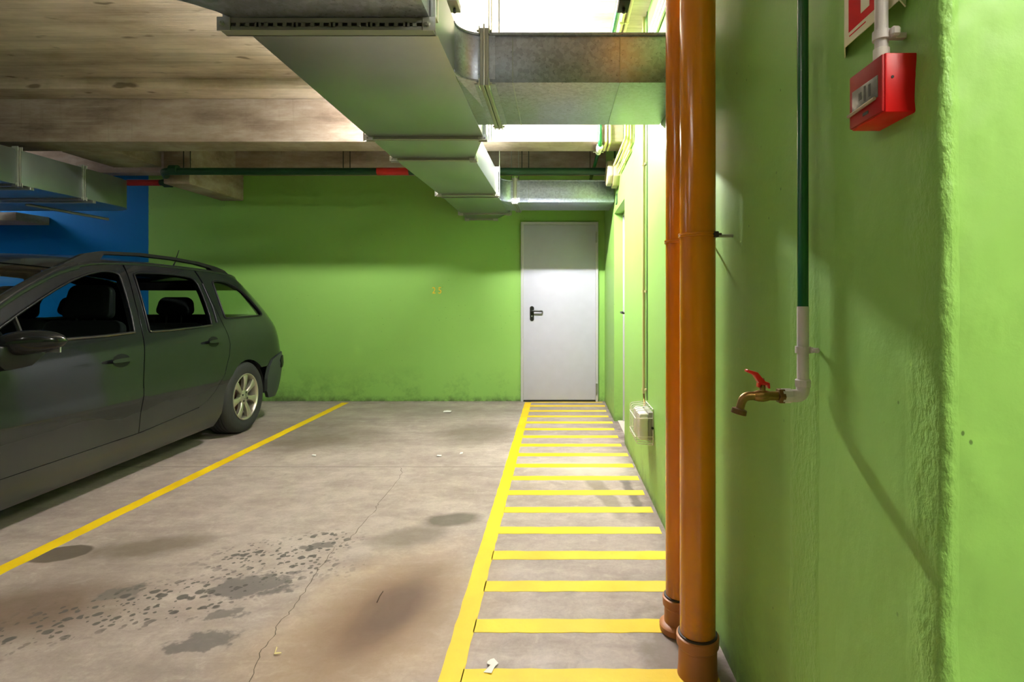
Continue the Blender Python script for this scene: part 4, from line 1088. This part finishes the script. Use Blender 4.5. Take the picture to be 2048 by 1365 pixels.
for sd in (1, -1):
    d1 = panel('front_door', fd, [win_f], M_PAINT, car, sd, thick=0.03)
    dr = panel('rear_door', rd, [win_r], M_PAINT, car, sd, thick=0.03)
    q = panel('rear_quarter_panel', rq, [win_q], M_PAINT, car, sd, thick=0.02)
    panel('sill', sill, [], M_PAINT, car, sd, thick=0.03)
    fw = panel('front_wing', ff, [], M_PAINT, car, sd, thick=0.02)
    br = panel('rear_bumper_corner', bump_r, [], M_TRIMG, car, sd, off=0.014, thick=0.03)
    panel('bumper_pad', [(-.60, .50), (-.84, .50), (-.85, .60), (-.62, .612), (-.57, .57)], [], M_TRIM, br, sd, off=0.022, thick=0.02)
    panel('front_bumper_corner', bump_f, [], M_PAINT, car, sd, off=0.006, thick=0.03)
    for pn, wn, nm in ((d1, win_f, 'window_glass'), (dr, win_r, 'window_glass'), (q, win_q, 'quarter_glass')):
        panel(nm, wn, [], M_GLASS, pn, sd, off=-0.010, thick=0.004)
        bm = bmesh.new()
        pts = [side_pt(s, z, sd, 0.001)[0] for s, z in resample(wn, 0.03)]
        add_tube(bm, pts + [pts[0], pts[1]], 0.0075, 6, caps=False)
        bm_obj('window_seal', bm, M_TRIM, pn, smooth=True)
        lo = [p for p in resample(wn, 0.02) if p[1] < (.972 if wn is not win_q else 0)]
        if lo:
            lo.sort(); tube('waist_trim', [side_pt(s, z - 0.003, sd, 0.006)[0] for s, z in lo], 0.006, M_CHROME, pn, 6)
    # fixed post between the wind-down glass and the front triangle
    prof = [side_pt(2.035, z, sd, -0.004)[0] for z in (.955, 1.0, 1.04, 1.082)]
    tube('window_post', prof, 0.013, M_CHROME, d1, 8, flat=0.6)
    if True:
        # bright edge strips of the door pillars
        for pn, pl in ((d1, [(1.292, .955), (1.268, 1.05), (1.208, 1.31)]), (dr, [(.372, .985), (.352, 1.1), (.345, 1.3)])):
            tube('pillar_trim', [side_pt(s - .012, z, sd, 0.003)[0] for s, z in pl], 0.0055, M_TRIM, pn, 6)
    # door handles: recess bowl and grip
    for pn, s0, z0 in ((d1, 1.44, .792), (dr, .475, .835)):
        n_ = 16
        bowl = [(s0 + .072 * math.cos(a), z0 + .042 * math.sin(a)) for a in [i * 2 * PI / n_ for i in range(n_)]]
        panel('handle_recess', bowl, [], M_TRIM, pn, sd, off=0.0015, thick=0.004, sp=0.03)
        gp_ = [(s0 + .115, z0 + .002), (s0 + .09, z0 + .012), (s0 - .09, z0 + .016), (s0 - .115, z0 + .006), (s0 - .10, z0 - .010), (s0 + .095, z0 - .012)]
        panel('door_handle', chaikin(gp_, 1), [], M_PAINT, pn, sd, off=0.034, thick=0.016, sp=0.03)
        for ds in (.10, -.098):
            a, nn = side_pt(s0 + ds, z0, sd); tube('handle_mount', [a, a + nn * 0.026], 0.009, M_PAINT, pn, 8)
    # roof rail: fairing feet and a bar with a gap under it
    rail = [(1.68, 1.335), (1.52, 1.405), (1.36, 1.465), (1.22, 1.492), (.85, 1.511), (.5, 1.508), (.2, 1.492), (-.02, 1.466), (-.16, 1.437), (-.25, 1.398), (-.16, 1.392), (.2, 1.412), (.8, 1.424), (1.3, 1.402), (1.5, 1.372)]
    gap = [(1.24, 1.434), (1.20, 1.472), (.85, 1.489), (.5, 1.486), (.22, 1.470), (.06, 1.449), (.02, 1.428), (.25, 1.434), (.8, 1.440)]
    def rail_fn(s, z, sd, off):
        y = (wid(s, ZE(s)) - 0.035 - (z - 1.40) * 0.12 + off)
        return Vector((s, sd * y, z)), Vector((0, sd, 0.12)).normalized()
    panel('roof_rail', rail, [gap], M_TRIM, car, sd, off=0.0, thick=0.035, fn=rail_fn)
    # tail lamp on the rear corner
    tl = [(SEND(z) + dx, z) for dx, z in ((.085, .672), (.085, .76), (.085, .84), (.085, .92), (.085, 1.0), (.15, .96), (.19, .86), (.20, .76), (.185, .672))]
    panel('tail_lamp', tl, [], M_TAIL, car, sd, off=0.005, thick=0.012)
    # head lamp
    hl = [(3.10, .80), (2.96, .862), (3.14, .79), (3.27, .725), (3.30, .66), (3.16, .69)]
    panel('head_lamp', hl, [], M_HEAD, car, sd, off=0.006, thick=0.02)

# roof, windscreen, rear end, bonnet: cross-wise grids
def grid(name, rows, mat, parent=car, thick=0.0, label=None):
    m = len(rows[0]); V = [p for r in rows for p in r]; Fc = []
    for i in range(len(rows) - 1):
        for j in range(m - 1): Fc.append((i * m + j, i * m + j + 1, (i + 1) * m + j + 1, (i + 1) * m + j))
    bm = bmesh.new(); vv = [bm.verts.new(v) for v in V]
    for f in Fc: bm.faces.new([vv[k] for k in f])
    if thick:
        bmesh.ops.recalc_face_normals(bm, faces=bm.faces)
        fs = list(bm.faces)
        c = sum((f.normal.z + (f.calc_center_median().x - 1.2) * f.normal.x * 0.2 for f in fs))
        if c < 0: bmesh.ops.reverse_faces(bm, faces=fs)
        bmesh.ops.solidify(bm, geom=fs, thickness=thick)
    return bm_obj(name, bm, mat, parent, smooth=False, auto=0.7, label=label)
BUL = pchip([(-.46, -.13), (-.2, -.05), (.3, 0.0), (1.1, .02), (1.6, .12), (2.45, .36)])
CRN = pchip([(-.46, .045), (0, .055), (.8, .062), (1.3, .058), (1.62, .045), (2.45, .01)])
def cross(s, frac=1.0, dz=0.0):
    e, wv = ZE(s), wid(s, ZE(s)) * frac; r = []
    for j in range(25):
        t = -1 + 2 * j / 24; k = 1 - abs(t * frac) ** 2.2
        r.append(Vector((s + BUL(s) * k, wv * t, e + CRN(s) * k + dz)))
    return r
grid('roof', [cross(s) for s in [-.46 + (1.60 + .46) * i / 30 for i in range(31)]], M_PAINT, thick=0.012)
ws = grid('windscreen', [cross(s, 0.97, -0.004) for s in [1.605 + (2.44 - 1.605) * i / 12 for i in range(13)]], M_GLASS)
for sd in (1, -1):
    pts = [Vector((s, sd * (wid(s, ZE(s)) - 0.012), ZE(s) - 0.004)) for s in [1.5 + (2.46 - 1.5) * i / 12 for i in range(13)]]
    tube('windscreen_pillar', pts, 0.030, M_PAINT, car, 10)
    pts = [Vector((s, sd * (wid(s, ZE(s)) - 0.004), ZE(s) - 0.001)) for s in [-.45 + 2.0 * i / 24 for i in range(25)]]
    tube('gutter_moulding', pts, 0.013, M_PAINT, car, 8)
box('permit_sticker', 1.79, 1.91, .22, .36, 1.353, 1.356, simple('pale_sticker', (170, 180, 176), 0.5), ws)
bpy.data.objects[ws.children[-1].name].rotation_euler = (0, 0, 0)

def rear_row(z, f, off=0.0, n=24):
    """cross row on the rear end at height z, to the fraction f of the corner width"""
    wj = (1 - (1 - 0.10 / RR) ** 3) ** (1 / 2.4) * f; r = []
    for j in range(n + 1):
        a = abs(-1 + 2 * j / n) * wj; sg_ = -1 if j < n / 2 else 1
        u = 1 - (1 - a ** 2.4) ** (1 / 3)
        r.append(Vector((SEND(z) + RR * u - off, sg_ * a * W0(z), z)))
    return r
lin = lambda a, b, n: [a + (b - a) * i / n for i in range(n + 1)]
tg = grid('tailgate', [rear_row(z, 1.0) for z in lin(.66, 1.02, 8)], M_PAINT, thick=0.012)
grid('tailgate_upper', [rear_row(z, 1.0) for z in lin(1.27, 1.345, 3)], M_PAINT, thick=0.012)
grid('rear_window', [rear_row(z, 1.0, -0.004) for z in lin(1.02, 1.27, 6)], M_GLASS, tg)
grid('rear_bumper', [rear_row(z, 1.0, 0.014) for z in (.235, .28, .34, .4, .46, .52, .58, .63, .655)], M_TRIMG, thick=0.015)
# spoiler lip over the tailgate
rows = []
for k, (ds, dz) in enumerate(((0.06, 0.012), (-0.03, 0.006), (-0.085, -0.012), (-0.09, -0.028), (-0.02, -0.030))):
    rows.append([Vector((p.x + ds, p.y * 0.985, p.z + dz)) for p in cross(-.455)])
grid('spoiler', rows, M_PAINT, car)
box('number_plate', -.975, -.955, -.26, .26, .72, .83, simple('plate_white', (220, 220, 214), 0.4), tg, bevel=0.003)
# bonnet and nose
def hood(s):
    z0 = pchip([(2.44, .965), (2.7, .93), (2.95, .87), (3.12, .79), (3.3, .70)])(s); wv = wid(min(s, 3.12), z0) * (1 if s < 3.12 else 1 - (s - 3.12) * 1.2)
    return [Vector((s + BUL(2.45) * (1 - t * t) * max(0, (3.3 - s) / .86) * 1.0 + (0.12 * (1 - t * t) * max(0, (s - 2.44) / .86)), wv * t, z0 + .075 * (1 - abs(t) ** 2.2) * (1 if s < 3 else max(.3, 1 - (s - 3) * 2)))) for t in lin(-1, 1, 20)]
grid('bonnet', [hood(s) for s in lin(2.44, 3.28, 12)], M_PAINT, thick=0.012)
def front_row(z, f, off=0.0, n=20):
    r = []
    for j in range(n + 1):
        a = abs(-1 + 2 * j / n) * f; sg_ = -1 if j < n / 2 else 1
        u = 1 - (1 - a ** 2.4) ** (1 / 3)
        r.append(Vector((FEND(z) - RF * u + off, sg_ * a * W0(z), z)))
    return r
fb = grid('front_bumper', [front_row(z, .88, .006) for z in (.18, .24, .3, .36, .42, .5, .58, .66, .73)], M_PAINT, thick=0.015)
grid('grille', [front_row(z, .55, .012) for z in (.27, .32, .38)], M_TRIM, fb)
# underbody, wheel housings, interior
box('underbody', -.75, 3.25, -.62, .62, .16, .24, M_UNDER, car)
for cx in (0, 2.708):
    for sd in (1, -1):
        bm = bmesh.new()
        pl = arch(cx, .345, -0.05, PI + .05, 14)
        vs0 = [bm.verts.new((x, sd * .845, z)) for x, z in pl]; vs1 = [bm.verts.new((x, sd * .55, z)) for x, z in pl]
        for i in range(len(pl) - 1): bm.faces.new((vs0[i], vs0[i + 1], vs1[i + 1], vs1[i]))
        bm.faces.new(vs1)
        bm_obj('wheel_housing', bm, M_UNDER, car, smooth=True)
bm = bmesh.new(); add_box(bm, -.80, -.05, -.56, .56, .25, .60)
add_box(bm, .40, 2.40, -.80, .80, .20, .30); add_box(bm, -.35, .40, -.54, .54, .24, .62)
bm_obj('cabin_floor', bm, M_SEAT, car)

def seat(y, rear=False):
    x = (1.24 if y > 0 else 0.98) if not rear else 0.38
    e = bmesh.new()
    add_box(e, x - .02, x + .50, y - .25, y + .25, .32, .52, .06, 3)
    o = bm_obj('seat' if not rear else 'rear_seat', e, M_SEAT, car, smooth=True)
    b = bmesh.new(); add_box(b, -.065, .065, -.255, .255, 0, .60, .055, 3)
    bmesh.ops.transform(b, matrix=Matrix.Translation((x + .02, y, .45)) @ Matrix.Rotation(-.28 if not rear else -.22, 4, 'Y'), verts=b.verts)
    if rear: bmesh.ops.transform(b, matrix=Matrix.Translation((0, 0, -.06)), verts=b.verts)
    bm_obj('backrest', b, M_SEAT, o, smooth=True)
    zz, hx = (1.035, x - .15) if not rear else (.99, x - .13)
    hgt, hw = (.24, .165) if not rear else (.155, .15)
    b = bmesh.new(); add_box(b, -.05, .05, -hw, hw, 0, hgt, .047, 4)
    for v in b.verts:
        k = max(0, v.co.z / hgt); v.co.y *= 1 - .22 * k * k
    bmesh.ops.transform(b, matrix=Matrix.Translation((hx, y, zz + (.05 if rear else 0))) @ Matrix.Rotation(-.2, 4, 'Y'), verts=b.verts)
    bm_obj('headrest', b, M_SEAT, o, smooth=True)
    for dy in (-.06, .06): tube('headrest_post', [(hx + .03, y + dy, zz - .08), (hx, y + dy, zz + .09)], .007, M_TRIM, o, 6)
for y in (.37, -.37): seat(y)
for y in (.40, -.40): seat(y, True)
bm = bmesh.new(); add_box(bm, 2.05, 2.62, -.76, .76, .60, .95, .07, 3)
bm_obj('dashboard', bm, M_SEAT, car, smooth=True)
bm = bmesh.new(); n_ = 28
add_tube(bm, [(math.cos(2 * PI * i / n_) * .185, math.sin(2 * PI * i / n_) * .185, 0) for i in range(n_ + 1)], .014, 8, caps=False)
add_box(bm, -.18, .18, -.025, .025, -.01, .01); add_lathe(bm, [(.06, -.015), (.055, .02)], (0, 0, 0), 'z', 16)
bmesh.ops.transform(bm, matrix=Matrix.Translation((1.86, .37, .93)) @ Matrix.Rotation(-1.15, 4, 'Y'), verts=bm.verts)
bm_obj('steering_wheel', bm, M_SEAT, car, smooth=True)
# mirrors
for sd in (1, -1):
    bm = bmesh.new(); n1, n2 = 14, 20; rings = []
    for i in range(n1 + 1):
        t = i / n1; y = .805 + .255 * t
        ry = .062 * (math.sin(PI * min(1, .22 + .78 * t) ) ** .45 if t < .999 else .0) * (1 if t > .15 else .75 + t * 1.6)
        if t >= .999: ry = 0.004
        cx = 2.14 - .075 * t; cz = .944 + .02 * math.sin(PI * t * .6)
        ring = []
        for k in range(n2):
            a = 2 * PI * k / n2; c_, s_ = math.cos(a), math.sin(a)
            ring.append(bm.verts.new((cx + (ry * 1.25 if c_ > 0 else ry * .55) * abs(c_) ** .8 * (1 if c_ > 0 else -1), sd * y, cz + ry * 1.0 * abs(s_) ** .85 * (1 if s_ > 0 else -1))))
        rings.append(ring)
    for a, b in zip(rings, rings[1:]):
        for k in range(n2): bm.faces.new((a[k], a[(k + 1) % n2], b[(k + 1) % n2], b[k]))
    bm.faces.new(rings[-1]); bm.faces.new(rings[0])
    o = bm_obj('wing_mirror', bm, M_PAINT, car, smooth=True)
    prism('mirror_foot', [(2.26, .88), (2.24, .945), (2.05, .955), (1.98, .89), (2.06, .835), (2.2, .825)], .79, .885, lambda u, v, h: (u, sd * h, v), M_TRIM, o, bevel=.01)
    b = bmesh.new(); add_box(b, -.004, .004, -.085, .085, -.048, .048, .003, 2)
    bmesh.ops.transform(b, matrix=Matrix.Translation((2.062, sd * .94, .95)), verts=b.verts)
    bm_obj('mirror_glass', b, M_STEEL, o)
# aerial
tube('aerial', [(-.30, 0.0, 1.435), (-.36, 0.0, 1.52), (-.42, 0.0, 1.645)], [.012, .005, .003], M_TRIM, car, 8)

# wheels
R_T = .313
def wheel(x, sd):
    yo = sd * .862
    prof = [(.200, -.012), (.212, -.006), (.232, .001), (.262, .002), (.288, -.006), (.303, -.020), (.311, -.038)]
    tread = []
    for k in range(5):
        y0 = -.045 - k * .030
        tread += [(.3125, y0), (.3125, y0 - .022), (.306, y0 - .0235), (.306, y0 - .0285)]
    prof += tread + [(.3125, -.196 + .0), (.300, -.205), (.26, -.212), (.2, -.205)]
    bm = bmesh.new()
    add_lathe(bm, [(r, yo + sd * h) for r, h in prof], (x, 0, R_T), 'y', 56, closed=True)
    for v in bm.verts:
        if v.co.z < .004: v.co.z = 0.0006
    o = bm_obj('wheel', bm, M_RUB, car, auto=0.7)
    bm = bmesh.new()
    add_lathe(bm, [(r, yo + sd * h) for r, h in [(.204, -.004), (.206, -.014), (.192, -.020), (.188, -.150), (.180, -.150), (.184, -.028), (.190, -.010), (.197, -.003)]], (x, 0, R_T), 'y', 56, closed=True)
    rim = bm_obj('rim', bm, M_ALLOY, o, auto=0.8)
    bm = bmesh.new()
    for k in range(7):
        a0 = 2 * PI * k / 7 + PI / 2 + .06
        def pt(r, da, h): return (x + r * math.cos(a0 + da), yo + sd * h, R_T + r * math.sin(a0 + da))
        prf = [(.045, .36, -.022), (.075, .245, -.018), (.11, .19, -.012), (.15, .185, -.010), (.178, .20, -.011), (.192, .215, -.014)]
        fr, bk = [], []
        for r, hw, h in prf:
            fr.append([bm.verts.new(pt(r, -hw, h - .006)), bm.verts.new(pt(r, -hw * .7, h)), bm.verts.new(pt(r, hw * .7, h)), bm.verts.new(pt(r, hw, h - .006))])
            bk.append([bm.verts.new(pt(r, -hw * .9, h - .032)), bm.verts.new(pt(r, hw * .9, h - .032))])
        for i in range(len(prf) - 1):
            for j in range(3): bm.faces.new((fr[i][j], fr[i][j + 1], fr[i + 1][j + 1], fr[i + 1][j]))
            bm.faces.new((fr[i][0], fr[i + 1][0], bk[i + 1][0], bk[i][0])); bm.faces.new((fr[i][3], bk[i][1], bk[i + 1][1], fr[i + 1][3]))
            bm.faces.new((bk[i][0], bk[i + 1][0], bk[i + 1][1], bk[i][1]))
    add_lathe(bm, [(.0001, yo + sd * -.016), (.045, yo + sd * -.017), (.062, yo + sd * -.024), (.062, yo + sd * -.06)], (x, 0, R_T), 'y', 32)
    bmesh.ops.remove_doubles(bm, verts=bm.verts, dist=1e-6)
    bm_obj('spokes', bm, M_ALLOY, o, auto=0.6)
    lathe('hub_cap', [(.0001, yo + sd * -.012), (.020, yo + sd * -.013), (.024, yo + sd * -.017), (.024, yo + sd * -.022)], (x, 0, R_T), simple('hub_grey', (150, 146, 136), 0.4, 0.7), o, 'y', 24)
    for k in range(4):
        a = 2 * PI * k / 4 + .5
        lathe('wheel_bolt', [(.0001, yo + sd * -.012), (.008, yo + sd * -.012), (.0095, yo + sd * -.014), (.0095, yo + sd * -.026)], (x + .040 * math.cos(a), 0, R_T + .040 * math.sin(a)), M_DARKMET, o, 'y', 6)
    lathe('brake_drum', [(.0001, yo - sd * .085), (.115, yo - sd * .086), (.118, yo - sd * .095), (.118, yo - sd * .13), (.0001, yo - sd * .135)], (x, 0, R_T), simple('rusty_steel', (92, 58, 46), 0.7, 0.4), o, 'y', 32)
for x in (0, 2.708):
    for sd in (1, -1): wheel(x, sd)
LOCAL[0] = False
